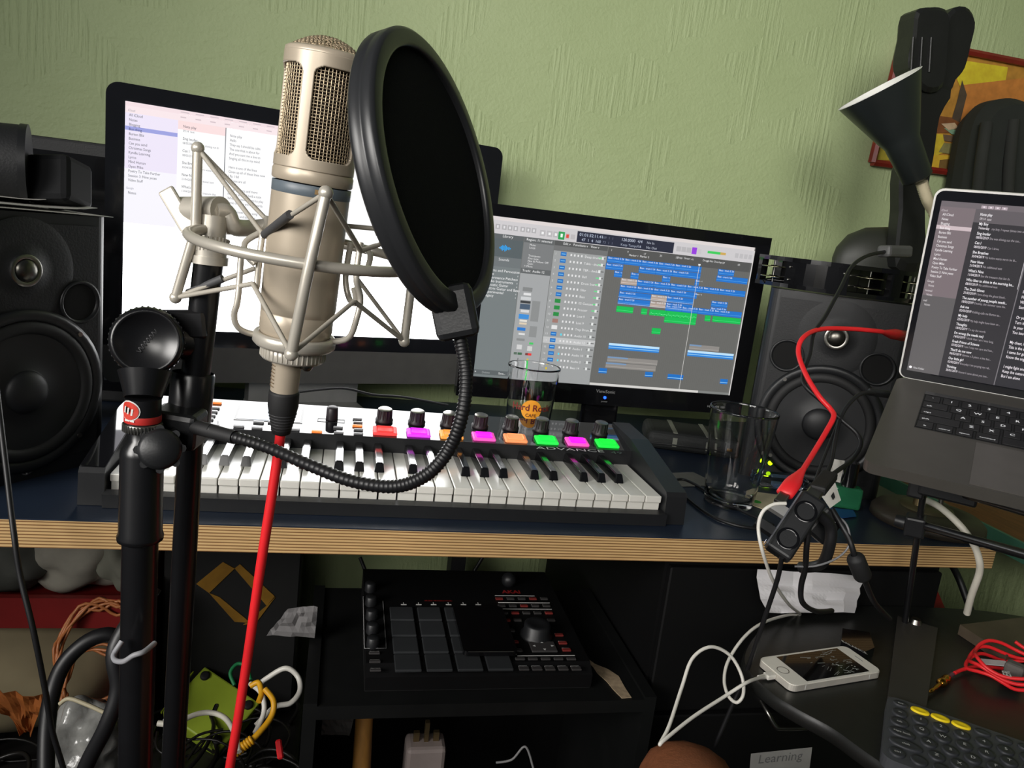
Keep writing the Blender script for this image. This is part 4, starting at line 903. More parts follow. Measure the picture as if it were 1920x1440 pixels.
for i in range(64):
    a = 2*math.pi*i/20; cp.append(cc+V((.052*math.cos(a)*(1+.08*math.sin(i*.9)), .040*math.sin(a)*(1+.1*math.cos(i*.7)), -.012+.022*(i/64)+.004*math.sin(i*1.3))))
lead = [at(1790, 1262, Z=TZ+.006), at(1810, 1254, Z=TZ+.006), at(1850, 1250, Z=TZ+.006)]+cp
MB().tube(spline(lead, 3), .0022, 8).build('cord', RED, rc, True)
j0, j1 = at(1743, 1298, Z=TZ+.006), at(1786, 1264, Z=TZ+.007); jd = j1-j0; jl = jd.length; Mj = frame_m(j0, jd)
MB().lathe([(0, 0), (.0014, .001), (.0024, jl*.10), (.0016, jl*.18), (.0024, jl*.24), (.0024, jl*.45)], 16, Mj).build('jack_tip', GOLD, rc, True)
MB().lathe([(.0024, jl*.45), (.0052, jl*.48), (.0052, jl*.58), (.004, jl*.62), (.0052, jl*.66), (.0050, jl*.76), (.0028, jl*.8)], 16, Mj).build('jack_collar', GOLD, rc, True)
MB().cyl(Mj @ V((0, 0, jl*.78)), j1, .0028, .0024, n=12).build('jack_sleeve', mat('purple_sleeve', S(104, 70, 80), .5), rc, True)
MB().rbox(-.011, .011, -.009, .009, -.011, .013, .004, 2, basis(at(1901, 1262, Z=TZ+.014), (.5, -.8, 0), (.8, .5, 0), (0, 0, 1))).build('strap', mat('grey_velcro', S(96, 92, 88), .8), rc, True)
MB().text('ER', .012, basis(at(1897, 1270, Z=TZ+.0285), V((.55, .8, 0)).normalized(), V((-.8, .55, 0)).normalized(), Z_), bold=.02).build('strap_lettering', WTXT, rc, True)
MB().box(-.016, .016, -.006, .006, 0, .0012, basis(at(1862, 1243, Z=TZ+.012), V((.9, -.35, .1)).normalized(), V((.35, .9, 0)).normalized(), Z_)).build('paper_tag', PAPER, rc, True)

# ------------------------------------------------------------------ hub and the tangle at the desk edge
hq = [at(1437, 1022, d=.815), at(1481, 1055, d=.805), at(1553, 960, d=.825), at(1508, 915, d=.835)]
hx_ = (hq[3]-hq[0]); hL = hx_.length; hx_.normalize(); hy_ = (hq[1]-hq[0]); hy_ = (hy_-hx_*hy_.dot(hx_)); hW = hy_.length; hy_.normalize(); hn = hy_.cross(hx_)
if hn.dot(CAM-hq[0]) < 0: hn = -hn
Mhb = basis(hq[0], hx_, hy_, hn)
hub = thing('usb_hub', 'black box-shaped hub full of plugs hanging over the desk edge', 'usb hub', M=Matrix.Translation(hq[0]))
MB().rbox(0, hL, 0, hW, -.02, 0, .004, 3, Mhb).build('body', BLK, hub, True)
MB().box(.003, hL-.003, -.0012, .0015, -.017, -.003, Mhb).build('port_side', mat('grey_port_side', S(96, 98, 104), .4), hub, True)
for a in (.25, .72): MB().lathe([(.009, .0002), (.0105, .0008), (.012, .0002)], 28, Mhb @ Matrix.Translation((hL*a, hW*.5, 0))).build('moulded_ring', GLB, hub, True)
MB().lathe([(.0018, .0016), (.0022, .0018), (.0026, .0016)], 16, Mhb @ basis((.006, -.0012, -.010), (1, 0, 0), (0, 0, 1), (0, -1, 0))).build('port_light', mat('white_led', S(230, 230, 245), .3, emit=1), hub, True)
MB().box(hL*.50, hL*.64, -.018, 0, -.015, -.004, Mhb).build('port_plug', SILV, hub, True)
MB().box(hL*.18, hL*.30, -.022, 0, -.016, -.003, Mhb).build('port_plug', BLK, hub, True)
def cable(name, label, pts, r, m, n=8, cat='cable', k=8):
    P_ = [at(p[0], p[1], **({'Z': p[2]} if len(p) > 3 else {'d': p[2]})) for p in pts]
    t = thing(name, label, cat, tuple(P_[-1])); MB().tube(spline(P_, k), r, n).build('cord', m, t, True); return t, P_
def plug(t, a, b, w_, h_, m, nm, hint=None):
    L_ = (b-a).length; MB().rbox(-w_/2, w_/2, -h_/2, h_/2, 0, L_, min(w_, h_)*.25, 2, frame_m(a, b-a, hint or RT)).build(nm, m, t, True)
rcab, _ = cable('usb_cable', 'bright red usb cable curving across the right speaker into the hub', [(1655, 622, 1.08), (1600, 617, 1.06), (1540, 617, 1.03), (1507, 632, 1.0), (1497, 660, .99), (1510, 700, .97), (1535, 742, .95), (1558, 768, .94), (1563, 782, .93), (1550, 808, .92), (1528, 845, .90), (1505, 882, .87)], .0032, RED, 10)
rb_ = MB(); ra, rb2 = at(1506, 880, d=.87), at(1470, 928, d=.835); ax_ = rb2-ra; Lp = ax_.length
rb_.lathe([(.0033, 0), (.0052, Lp*.2), (.0085, Lp*.45), (.0095, Lp*.6), (.0092, Lp*.97), (0, Lp)], 20, frame_m(ra, ax_, RT) @ Matrix.Diagonal((1, .6, 1, 1))).build('plug_boot', RED, rcab, True)
plug(rcab, at(1472, 926, d=.836), at(1460, 942, d=.825), .0115, .0045, CHR, 'metal_plug')
ra, rb2 = at(1652, 622, d=1.08), at(1695, 630, d=1.12); ax_ = rb2-ra; Lp = ax_.length
MB().lathe([(.0035, 0), (.0045, Lp*.1), (.0105, Lp*.55), (.011, Lp), (0, Lp)], 20, frame_m(ra, ax_, RT) @ Matrix.Diagonal((1, .7, 1, 1))).build('plug_boot', RED, rcab, True)
bc1, _ = cable('display_cable', 'thin dark cable arching from behind the laptop down over the right speaker', [(1660, 472, 1.16), (1625, 480, 1.13), (1597, 500, 1.10), (1575, 542, 1.07), (1548, 592, 1.04), (1526, 625, 1.02), (1518, 665, 1.0), (1506, 700, .985), (1510, 724, .97), (1540, 752, .96), (1575, 785, .95), (1606, 812, .94), (1614, 834, .93), (1598, 862, .92), (1574, 880, .90), (1556, 893, .88)], .0027, CABB)
plug(bc1, at(1556, 890, d=.885), at(1532, 920, d=.845), .018, .011, RUB, 'plug_boot'); plug(bc1, at(1534, 916, d=.85), at(1520, 934, d=.838), .016, .006, CHR, 'metal_plug')
plug(bc1, at(1656, 471, d=1.16), at(1700, 472, d=1.20), .022, .018, mat('grey_plug', S(84, 84, 84), .5), 'grey_plug')
bc2, _ = cable('power_lead', 'black lead from the laptop side port down to the hub', [(1655, 738, .99), (1618, 737, .975), (1592, 757, .96), (1576, 785, .95), (1566, 825, .93), (1558, 868, .90), (1540, 905, .87), (1520, 935, .845)], .0026, CABB)
plug(bc2, at(1628, 734, d=.985), at(1668, 740, d=.99), .009, .007, BLK, 'plug_body')
cable('thin_lead', 'thin black lead dropping from the cable knot to the top of the hub', [(1573, 788, .95), (1556, 830, .93), (1540, 870, .90), (1527, 905, .87), (1520, 925, .845)], .0018, CABB)
cable('hub_lead', 'black lead hanging straight down below the hub', [(1466, 1045, .812), (1458, 1085, .83), (1440, 1140, .85), (1420, 1200, .87), (1396, 1270, .89), (1370, 1330, .90), (1340, 1400, .91)], .0026, CABB)
cable('paper_lead', 'black lead curling in front of the crumpled paper under the desk', [(1516, 990, .825), (1512, 1030, .83), (1510, 1065, .85), (1502, 1100, .87), (1505, 1130, .88), (1530, 1146, .92), (1560, 1145, .96)], .0032, CABB)
tk, _ = cable('ribbon_lead', 'broad black bundled lead draped over the plywood edge below the hub', [(1530, 960, .835), (1556, 985, .84), (1556, 1020, .845), (1540, 1058, .86), (1500, 1064, .88)], .0062, CABB, 10)
fl, FP = cable('adapter_lead', 'black adapter lead with a barrel-shaped ferrite beside the hanging paper', [(1560, 955, .86), (1578, 985, .85), (1592, 1010, .845), (1602, 1040, .845), (1622, 1090, .86), (1640, 1130, .89), (1668, 1160, .96)], .0032, CABB, 10)
a_, b_ = at(1603, 1044, d=.845), at(1619, 1083, d=.855); Lf = (b_-a_).length
MB().lathe([(.0035, -.003), (.0085, 0), (.0098, .003), (.0098, Lf-.003), (.0085, Lf), (.0035, Lf+.003)], 20, frame_m(a_, b_-a_)).build('ferrite', RUB, fl, True)
cable('grey_thin_wire', 'thin shiny grey wire looping below the hub in front of the plywood edge', [(1552, 972, .87), (1575, 972, .855), (1590, 990, .845), (1592, 1022, .845), (1570, 1046, .845), (1530, 1061, .845), (1490, 1062, .85)], .0012, mat('grey_wire', S(120, 120, 122), .3))
MB_pl = thing('black_plug', 'squat black plug with ridged grip behind the hub', 'plug', tuple(at(1555, 990, d=.87)))
MB().rbox(-.013, .013, -.008, .008, -.018, .018, .003, 2, frame_m(at(1545, 985, d=.865), at(1565, 965, d=.865)-at(1530, 1005, d=.865), RT)).build('grip', BLK, MB_pl, True)
rg2 = MB()
for i in range(3): rg2.box(-.0005, .0005, -.006, .006, .0082, .0092, frame_m(at(1556, 984, d=.858), CAM-at(1556, 984, d=.858), DN) @ Matrix.Translation(((i-1)*.003, 0, -.0085)))
rg2.build('grip_ridges', GTXT, MB_pl, True)
# leads lying on the desk top
cable('desk_lead', 'thin black lead looped on the navy desk top beside the pint glass', [(1450, 985, .7432, 'Z'), (1400, 962, .7432, 'Z'), (1350, 938, .7432, 'Z'), (1310, 912, .7432, 'Z'), (1280, 899, .7432, 'Z'), (1265, 905, .7432, 'Z'), (1285, 930, .7432, 'Z'), (1330, 965, .7432, 'Z'), (1380, 985, .7432, 'Z'), (1425, 992, .7432, 'Z')], .0024, CABB)
lc, _ = cable('foreground_lead', 'thin dark cable hanging at the left edge in front of the desk', [(-10, 700, .80), (2, 800, .79), (14, 900, .78), (26, 1000, .77), (38, 1080, .77), (62, 1180, .77), (84, 1290, .78), (98, 1370, .79), (120, 1445, .80), (150, 1560, .82)], .0030, CABB)
# big black lead beside the stand
cable('thick_lead', 'thick glossy black cable curving behind the microphone stand', [(290, 1100, .62), (218, 1210, .60), (222, 1290, .60), (200, 1360, .60), (160, 1440, .61), (120, 1560, .62)], .0062, CABB, 10)
# ------------------------------------------------------------------ drawer cabinet below the desk
dc = thing('drawer_cabinet', 'black drawer cabinet under the right half of the desk with a bent metal handle', 'cabinet', (.895, .33, 0))
CBK = mat('black_cabinet', S(8, 8, 9), .6, spec=.3)
MB().box(.690, 1.122, .035, .56, 0, .702).build('carcass', CBK, dc, True)
for i in range(3):
    z0 = .03+i*.222; dr = MB().rbox(.694, 1.118, .022, .0345, z0, z0+.214, .002, 1).build('drawer', CBK, dc, True)
    hz = z0+.214-.085 if i != 1 else .474
    hx0 = .8665
    MB().tube(spline([(hx0, .022, hz+.012), (hx0, .004, hz+.008), (hx0+.008, -.006, hz-.006), (hx0+.02, -.008, hz-.010), (hx0+.08, -.008, hz-.010), (hx0+.092, -.006, hz-.006), (hx0+.10, .004, hz+.008), (hx0+.10, .022, hz+.012)], 5), .0034, 8).build('handle', CHR, dr, True)
lb = MB().add([at(a, b, Y=.0215) for a, b in ((1405, 1450), (1408, 1413), (1523, 1401), (1518, 1440), (1512, 1462))], [(4, 3, 2, 1, 0)]).build('paper_label', mat('aged_label', S(196, 194, 190), .7), dc, True)
_p0 = at(1420, 1432, Y=.021)
MB().text('Learning', .021, basis(_p0, (at(1500, 1424, Y=.021)-_p0).normalized(), (0, 0, 1), (0, -1, 0))).build('handwriting', GTXT, lb, True)

# crumpled sheet hanging at the desk edge
def crumple(name, label, cat, px, kw, m, amp=.004, nx=14, ny=8, seed=1, thick=.0006):
    """four corners tl tr br bl; kw gives the plane"""
    c_ = [at(a, b, **kw) if not isinstance(kw, list) else at(a, b, **kw[i]) for i, (a, b) in enumerate(px)]
    rn = random.Random(seed); nn = (c_[1]-c_[0]).cross(c_[3]-c_[0]).normalized(); vs_ = []
    hg = [[rn.uniform(-1, 1) for _ in range(8)] for _ in range(8)]
    for j in range(ny+1):
        for i in range(nx+1):
            u_, v_ = i/nx, j/ny
            p = c_[0].lerp(c_[1], u_).lerp(c_[3].lerp(c_[2], u_), v_)
            gx, gy = u_*6, v_*6; ix, iy = min(6, int(gx)), min(6, int(gy)); fx, fy = gx-ix, gy-iy
            h = (hg[iy][ix]*(1-fx)+hg[iy][ix+1]*fx)*(1-fy)+(hg[iy+1][ix]*(1-fx)+hg[iy+1][ix+1]*fx)*fy
            vs_.append(p+nn*amp*h)
    o = MB().add(vs_, [(j*(nx+1)+i, j*(nx+1)+i+1, (j+1)*(nx+1)+i+1, (j+1)*(nx+1)+i) for j in range(ny) for i in range(nx)], smooth=False).build(name, m)
    so_ = o.modifiers.new('thickness', 'SOLIDIFY'); so_.thickness = thick
    return tag(o, label, cat)
crumple('crumpled_paper', 'crumpled white paper hanging below the plywood desk edge', 'paper', [(1418, 1068), (1617, 1080), (1607, 1148), (1436, 1150)], [dict(Y=.004), dict(Y=.004), dict(Y=-.022), dict(Y=-.03)], PAPER, .006, 24, 12, 4)

# ------------------------------------------------------------------ black shelf unit with drum pad controller
su = thing('shelf_unit', 'low black chipboard shelf unit with a torn corner under the desk', 'shelf', (.46, .13, 0))
SHB = mat('black_melamine', S(20, 21, 21), .5, var=.15, spec=.3)
xL, xR, yF, yB, zS = .250, .668, -.018, .282, .520
MB().box(xL, xR, yF, yB, zS-.018, zS).build('top_shelf', SHB, su, True)
MB().box(xL-.016, xL, yF, yB, 0, zS+.004).build('side_panel', SHB, su, True)
MB().box(xR, xR+.016, yF, yB, 0, zS+.004).build('side_panel', SHB, su, True)
MB().box(xL, xR, yB-.008, yB, .0, zS-.018).build('back_panel', CBK, su, True)
MB().box(xL, xR, yF, yB-.008, .17, .186).build('lower_shelf', SHB, su, True)
chip = [(1085, 1227), (1098, 1232), (1115, 1245), (1140, 1255), (1160, 1268), (1172, 1290), (1184, 1308), (1166, 1309), (1150, 1293), (1138, 1278), (1120, 1262), (1112, 1250)]
MB().prism([(q.x, q.y) for q in (at(a, b, Z=zS+.0008) for a, b in chip)][::-1], zS+.0002, zS+.0012).build('torn_patch', mat('bare_chipboard', S(168, 148, 120), .85, var=.2, vs=150), su, True)
# controller
mp = thing('drum_pad_controller', 'black drum pad controller with square grey pads on the low shelf', 'drum machine', (.45, .14, zS))
MZ = .556
body = MB()
body.add([(.306, .006, zS+.004), (.600, .006, zS+.004), (.600, .276, zS+.004), (.306, .276, zS+.004), (.306, .006, zS+.022), (.600, .006, zS+.022), (.600, .022, MZ-.004), (.306, .022, MZ-.004), (.306, .276, MZ), (.600, .276, MZ)],
         [(3, 2, 1, 0), (0, 1, 5, 4), (4, 5, 6, 7), (7, 6, 9, 8), (8, 9, 2, 3), (0, 4, 7, 8, 3), (1, 2, 9, 6, 5)]).build('body', mat('controller_black', S(13, 13, 14), .5, spec=.25), mp, True)
MB().box(.306, .600, .01, .27, zS+.0004, zS+.004).build('base_feet', RUB, mp, True)
PADM = mat('grey_pad', S(46, 48, 50), .6, spec=.3)
pz = lambda y: MZ-.004+(y-.022)*.004/.254
pn2 = V((0, -.0157, 1)).normalized(); po2 = V((.306, .022, MZ-.004))
def mh(a, b): return hit(a, b, po2, pn2)
Mpad = lambda p: basis(p, (1, 0, 0), V((0, 1, .0157)).normalized(), pn2)
pa, pb, pe = mh(764, 1246), mh(822, 1246), mh(753, 1154)
pxs, pys = pb.x-pa.x, (pe.y-pa.y)/3
pad0 = None
for r_ in range(4):
    for c_ in range(4):
        M_ = Mpad((pa.x+c_*pxs, pa.y+r_*pys, pz(pa.y+r_*pys)))
        if pad0 is None: pad0 = MB().rbox(-pxs*.42, pxs*.42, -pys*.44, pys*.44, 0, .004, .0012, 2).build('pad', PADM, mp); pad0.matrix_local = MW[mp.name].inverted() @ M_
        else: inst(pad0, 'pad', mp, M=MW[mp.name].inverted() @ M_)
kx = mh(697, 1160)
for i in range(5):
    p = mh(694+i*1.2, 1107+i*26); MB().lathe([(.0085, 0), (.008, .012), (.0065, .0135), (0, .0135)], 18, Mpad(p)).build('knob', BLK, mp, True)
ol = MB(); cn = [mh(681, 1120), mh(683, 1217), mh(724, 1217), mh(718, 1128)]
ol.tube([c + V((0, 0, .001)) for c in cn], .0006, 5).build('knob_outline', GTXT, mp, True)
BT2 = mat('dark_button', S(58, 56, 56), .5); BTR = mat('red_dark_button', S(120, 40, 36), .5)
pr = MB()
def mbtn(a, b, w_, h_, m, pt=True):
    p = mh(a, b); MB().rbox(-w_/2, w_/2, -h_/2, h_/2, 0, .0025, .0007, 1, Mpad(p)).build('button', m, mp, True)
    if pt: pr.box(-w_*.42, w_*.42, h_*.65, h_*.65+.0018, 0, .0006, Mpad(p))
for i in range(4):
    for j in range(5):
        if i == 3 and j in (2, 3): continue
        mbtn(936+j*21+i*4.5, 1124+i*13.5, .0115, .0055, (BT2, BTR)[(i+j) % 3 == 0])
for a, b, m in ((957, 1184, BT2), (964, 1205, BTR), (971, 1221, BT2), (1048, 1192, BTR), (1055, 1207, BTR), (1062, 1220, BTR)): mbtn(a, b, .012, .006, m)
for j in range(5):
    mbtn(975+j*24, 1237, .013, .005, BT2, False); mbtn(982+j*24.5, 1255, .0135, .008, BT2)
for a, b in ((702, 1226), (703, 1242), (704, 1258)): mbtn(a, b, .014, .005, BT2)
for i in range(6):
    p = mh(757+i*28, 1134); pr.box(-.004, .004, -.0008, .0008, 0, .0006, Mpad(p)); pr.box(-.0004, .0004, 0, .006, 0, .0006, Mpad(p))
for y_, xa, xb in ((1117, 928, 1002), (1130, 934, 1030), (1142, 940, 1034), (1230, 970, 1078)):
    p0_, p1_ = mh(xa, y_), mh(xb, y_); pr.box(p0_.x, p1_.x, p0_.y-.0003, p0_.y+.0003, pz(p0_.y), pz(p0_.y)+.0006)
stuff(pr.build('button_print', WTXT, mp, True))
dk_ = MB().lathe([(.0225, 0), (.0225, .003), (.019, .005), (.0185, .018), (.016, .020), (.010, .0185), (0, .018)], 36, Mpad(mh(1005, 1192))).build('jog_wheel', BLK, mp, True)
cu_ = MB().rbox(-.018, .018, -.012, .012, 0, .003, .001, 1, Mpad(mh(1018, 1215))).build('cursor_pad', BT2, mp, True)
ar = MB(); Ma = Mpad(mh(1018, 1215))
for a in range(4):
    M_ = Ma @ Matrix.Rotation(a*math.pi/2, 4, 'Z') @ Matrix.Diagonal((1, 1, 1, 1)); rr_ = .012 if a % 2 == 0 else .008
    ar.add([(rr_+.003, 0, .0034), (rr_-.001, .0022, .0034), (rr_-.001, -.0022, .0034)], [(0, 1, 2)], M_)
ar.build('cursor_arrows', WTXT, cu_, True)
_r = mat('red_print', S(150, 32, 32), .5)
MB().text('AKAI', .013, Mpad(mh(942, 1113)) @ Matrix.Translation((0, 0, .0008)), bold=.03).build('lettering', _r, mp, True)
MB().text('MUSIC PRODUCTION', .0042, Mpad(mh(796, 1128)) @ Matrix.Translation((0, 0, .0008)), bold=.01).build('lettering', _r, mp, True)
MB().sph(mh(953, 1098)+V((0, 0, .010)), .012, n=14).build('rear_knob', BLK, mp, True)
# dark slab lying over the right hand pads
sl4 = [mh(848, 1142), mh(934, 1142), mh(968, 1250), mh(874, 1247)]
slab = thing('black_slab', 'thin glossy black slab lying over the right pads of the drum controller', 'tablet', tuple((sl4[0]+sl4[2])/2+V((0, 0, .005))))
_c = (sl4[0]+sl4[1]+sl4[2]+sl4[3])/4; MB().rbox(-.036, .036, -.058, .058, .0058, .0125, .006, 4, Mpad(_c), vert=True).build('body', GLB, slab, True)
MB().tube([Mpad(_c) @ V((-.030, -.0582, .0122)), Mpad(_c) @ V((.030, -.0582, .0122))], .0006, 5).build('edge_line', CHR, slab, True)
# things inside the shelf
st_ = thing('wooden_handle', 'pale wooden round handle standing inside the low shelf', 'stick', tuple(at(680, 1445, Y=.06)))
MB().cyl(at(684, 1330, Y=.07), at(676, 1470, Y=.05), .0115, .0125, n=20).build('stick', mat('ochre_wood', S(178, 128, 64), .5, var=.15, stretch=(5, 5, 1)), st_, True)
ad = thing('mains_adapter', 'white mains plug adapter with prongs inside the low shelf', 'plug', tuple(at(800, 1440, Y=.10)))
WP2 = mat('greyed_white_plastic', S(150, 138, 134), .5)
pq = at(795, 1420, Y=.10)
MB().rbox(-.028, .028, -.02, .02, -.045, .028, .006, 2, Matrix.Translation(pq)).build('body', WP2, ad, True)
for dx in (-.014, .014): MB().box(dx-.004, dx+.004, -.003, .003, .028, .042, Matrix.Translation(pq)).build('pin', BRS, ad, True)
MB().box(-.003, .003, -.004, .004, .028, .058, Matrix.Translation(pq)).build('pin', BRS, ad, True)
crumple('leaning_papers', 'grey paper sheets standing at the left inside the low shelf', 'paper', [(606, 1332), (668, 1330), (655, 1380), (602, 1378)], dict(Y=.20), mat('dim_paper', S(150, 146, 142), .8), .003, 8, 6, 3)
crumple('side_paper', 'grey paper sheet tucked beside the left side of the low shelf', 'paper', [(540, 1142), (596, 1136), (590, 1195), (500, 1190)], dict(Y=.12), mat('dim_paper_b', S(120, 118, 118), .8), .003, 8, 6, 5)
cable('shelf_lead', 'thin pale lead curling inside the low shelf', [(930, 1430, 1.05), (960, 1424, 1.05), (985, 1400, 1.05), (1000, 1440, 1.05)], .0016, GTXT)

# ------------------------------------------------------------------ clutter under the left of the desk
tubz = .15
tub = thing('storage_tub', 'dark storage tub under the left of the desk below the cable pile', 'tub', (-.15, .44, 0))
DKT = mat('dark_tub', S(30, 28, 27), .6)
MB().rbox(-.55, .225, .16, .655, 0, tubz, .01, 2).build('tub_body', DKT, tub, True)
def blob(name, label, cat, c, sx, sy, sz, m, seed=1, amp=.25, n=28):
    bm_ = bmesh.new(); bmesh.ops.create_icosphere(bm_, subdivisions=4, radius=1); rn = random.Random(seed)
    ph_ = [(V((rn.uniform(-4, 4), rn.uniform(-4, 4), rn.uniform(-4, 4))), rn.uniform(0, 6)) for _ in range(7)]
    for v in bm_.verts:
        d_ = v.co.normalized(); h = 1+amp*sum(abs(math.sin(d_.dot(k_)+o_)) - .6 for k_, o_ in ph_)/4
        v.co = V((c[0]+d_.x*sx*h, c[1]+d_.y*sy*h, max(c[2]+d_.z*sz*h, c[2]-sz*.98)))
    me = bpy.data.meshes.new(name); bm_.to_mesh(me); bm_.free(); me.materials.append(m)
    for p in me.polygons: p.use_smooth = True
    o = bpy.data.objects.new(name, me); col.objects.link(o); return tag(o, label, cat)
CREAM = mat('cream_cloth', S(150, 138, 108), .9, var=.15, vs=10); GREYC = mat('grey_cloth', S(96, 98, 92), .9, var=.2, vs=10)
ry0, ry1 = at(100, 1178, Y=.40).z, at(100, 1122, Y=.40).z
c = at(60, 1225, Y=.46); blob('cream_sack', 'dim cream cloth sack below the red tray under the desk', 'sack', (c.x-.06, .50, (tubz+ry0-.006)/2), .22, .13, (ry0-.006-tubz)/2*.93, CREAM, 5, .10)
tr = thing('red_tray', 'long dark red tray under the left of the desk holding cloth bundles', 'tray', (-.2, .5, ry0))
REDT = mat('dull_red_paint', S(132, 28, 26), .5); xr_ = at(228, 1150, Y=.40).x+.015
MB().box(-.6, xr_, .40, .412, ry0, ry1).build('front_board', REDT, tr, True); MB().box(-.6, xr_, .412, .66, ry0, ry0+.01).build('tray_bottom', REDT, tr, True); MB().box(-.6, xr_, .648, .66, ry0, ry1).build('back_board', REDT, tr, True)
MB().box(xr_, xr_+.012, .40, .66, tubz, ry1).build('end_board', REDT, tr, True); MB().box(-.612, -.6, .40, .66, 0, ry1).build('end_board', REDT, tr, True)
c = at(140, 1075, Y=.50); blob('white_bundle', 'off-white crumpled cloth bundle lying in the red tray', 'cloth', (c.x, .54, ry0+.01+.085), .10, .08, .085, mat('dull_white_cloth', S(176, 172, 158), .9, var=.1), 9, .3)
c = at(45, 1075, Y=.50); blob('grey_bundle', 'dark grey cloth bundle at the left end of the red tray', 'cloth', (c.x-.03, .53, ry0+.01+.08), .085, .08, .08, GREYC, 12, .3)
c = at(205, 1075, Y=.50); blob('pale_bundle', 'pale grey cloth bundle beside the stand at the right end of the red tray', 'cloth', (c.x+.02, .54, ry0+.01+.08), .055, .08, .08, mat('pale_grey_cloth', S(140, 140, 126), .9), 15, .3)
# cables heaped on the tub
hp = MB(); rn = random.Random(21); tc_ = at(370, 1400, Z=tubz+.03)
for k_ in range(46):
    cx_, cy_ = rn.uniform(-.42, .19), rn.uniform(.20, .58); rr_ = rn.uniform(.03, .085); z0 = tubz+.004+rn.uniform(0, .045); a0 = rn.uniform(0, 6); tl = rn.uniform(-.35, .35)
    hp.tube(spline([(cx_+rr_*math.cos(a0+i*.7)*(1+.15*math.sin(i)), cy_+rr_*math.sin(a0+i*.7), max(tubz+.004, z0+.015*math.sin(i*.8+a0)+tl*rr_*math.cos(i*.7)*.5)) for i in range(rn.randint(5, 12))], 4), rn.choice((.0022, .003, .0038)), 6)
stuff(tag(hp.build('cable_heap', mat('heap_cable', S(34, 32, 30), .35), None), 'tangled heap of dark cables filling the space under the desk at left', 'cables'))
COP = mat('copper_wire', S(196, 122, 72), .35, var=.15)
def coil(name, label, c_, R_, m, r_, turns, seed, tilt, flat=.6, cat='cable'):
    rn_ = random.Random(seed); P_ = []
    for i in range(int(turns*14)):
        a = 2*math.pi*i/14; q = R_*(1+rn_.uniform(-.12, .12))
        P_.append(V(c_)+V((q*math.cos(a), q*math.sin(a)*flat, rn_.uniform(-.012, .012)+tilt*q*math.sin(a))))
    o = MB().tube(spline(P_, 3), r_, 6).build(name, m); return tag(o, label, cat)
c = at(190, 1230, Y=.36); coil('copper_coil', 'loose coil of copper-coloured speaker wire beside the stand under the desk', (c.x, .36, c.z), .065, COP, .0026, 5, 31, 1.1)
c = at(160, 1290, Y=.32); coil('copper_strand', 'short bunch of orange-brown wire in the cable pile left of the stand', (c.x+.01, .33, c.z), .045, COP, .0024, 3, 32, .9)
cable('black_hose', 'thick black cable arched over the copper wire left of the stand', [(232, 1200, .98), (200, 1190, .97), (160, 1205, .96), (120, 1245, .95), (98, 1300, .94), (88, 1370, .92), (86, 1460, .90)], .0095, CABB, 12)
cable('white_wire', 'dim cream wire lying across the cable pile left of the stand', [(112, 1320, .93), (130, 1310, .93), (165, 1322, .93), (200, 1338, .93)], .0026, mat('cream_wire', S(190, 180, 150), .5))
# orange cloth and clear bag
o_c = at(35, 1330, Y=.30); 
crumple('orange_cloth', 'dull orange cloth hanging in a point at the lower left corner', 'cloth', [(-30, 1290), (84, 1305), (60, 1378), (40, 1375)], dict(Y=.24), mat('orange_cloth', S(150, 82, 24), .85, var=.2), .008, 12, 8, 8)
c = at(150, 1400, Y=.12); blob('clear_bag', 'crinkled clear plastic bag at the bottom left beside the stand', 'plastic bag', (c.x, .15, c.z-.01), .045, .05, .05, mat('clear_plastic', S(150, 150, 146), .18, spec=.8, var=.3, vs=40, bump=1, bs=40), 17, .6)
# lime green box with rubber feet
LIME = mat('lime_green_paint', S(176, 200, 62), .45, var=.05)
gz = .215; gnn = V((.05, -.50, .86)).normalized(); gO = at(400, 1320, Z=gz); gc4 = [hit(a, b, gO, gnn) for a, b in ((384, 1249), (308, 1337), (420, 1398), (487, 1318))]
gx = (gc4[3]-gc4[0]); gy = (gc4[1]-gc4[0]); gL, gW = gx.length, gy.length; gxn = gx.normalized(); gyn = gy-gxn*gy.dot(gxn); gyn.normalize(); gzn = gyn.cross(gxn)
gb = thing('effects_box', 'upturned lime green metal box with black rubber feet in the cable pile', 'box', tuple(gc4[0]-V((0, 0, gz-tubz))))
Mg = basis(gc4[0], gxn, gyn, gzn)
MB().rbox(0, gL, 0, gW, -.04, 0, .003, 2, Mg).build('case', LIME, gb, True)
for u_, v_ in ((.06, .14), (.08, .86), (.94, .14), (.92, .88)): MB().lathe([(.0085, 0), (.008, .004), (.006, .005), (0, .0045)], 18, Mg @ Matrix.Translation((gL*u_+.006*(1 if u_ < .5 else -1), gW*v_, 0))).build('rubber_foot', RUB, gb, True)
MB().rbox(-.009, .009, -.003, .003, 0, .0006, .0025, 2, Mg @ Matrix.Translation((gL*.55, gW*.5, 0)) @ Matrix.Rotation(1.2, 4, 'Z')).build('slot', RUB, gb, True)
MB().box(gL*.78, gL*.90, gW-.0002, gW+.0008, -.028, -.016, Mg).build('usb_port', CHR, gb, True)
MB().box(0, .11, -.0012, .0012, 0, .003, basis(at(302, 1338, Z=gz+.02), (at(368, 1254, Z=gz+.03)-at(302, 1338, Z=gz+.02)).normalized(), V((.7, -.7, 0)), V((0, 0, 1)))).build('side_lid', mat('lime_edge', S(190, 215, 50), .4), gb, True)
GWH = mat('cable_white', S(208, 204, 190), .45)
cable('cream_loop', 'cream white cable arched over the lime green box', [(318, 1440, .90), (322, 1380, .93), (345, 1350, .955), (385, 1336, .97), (420, 1345, .965), (440, 1375, .95), (448, 1410, .93)], .0034, GWH, 10)
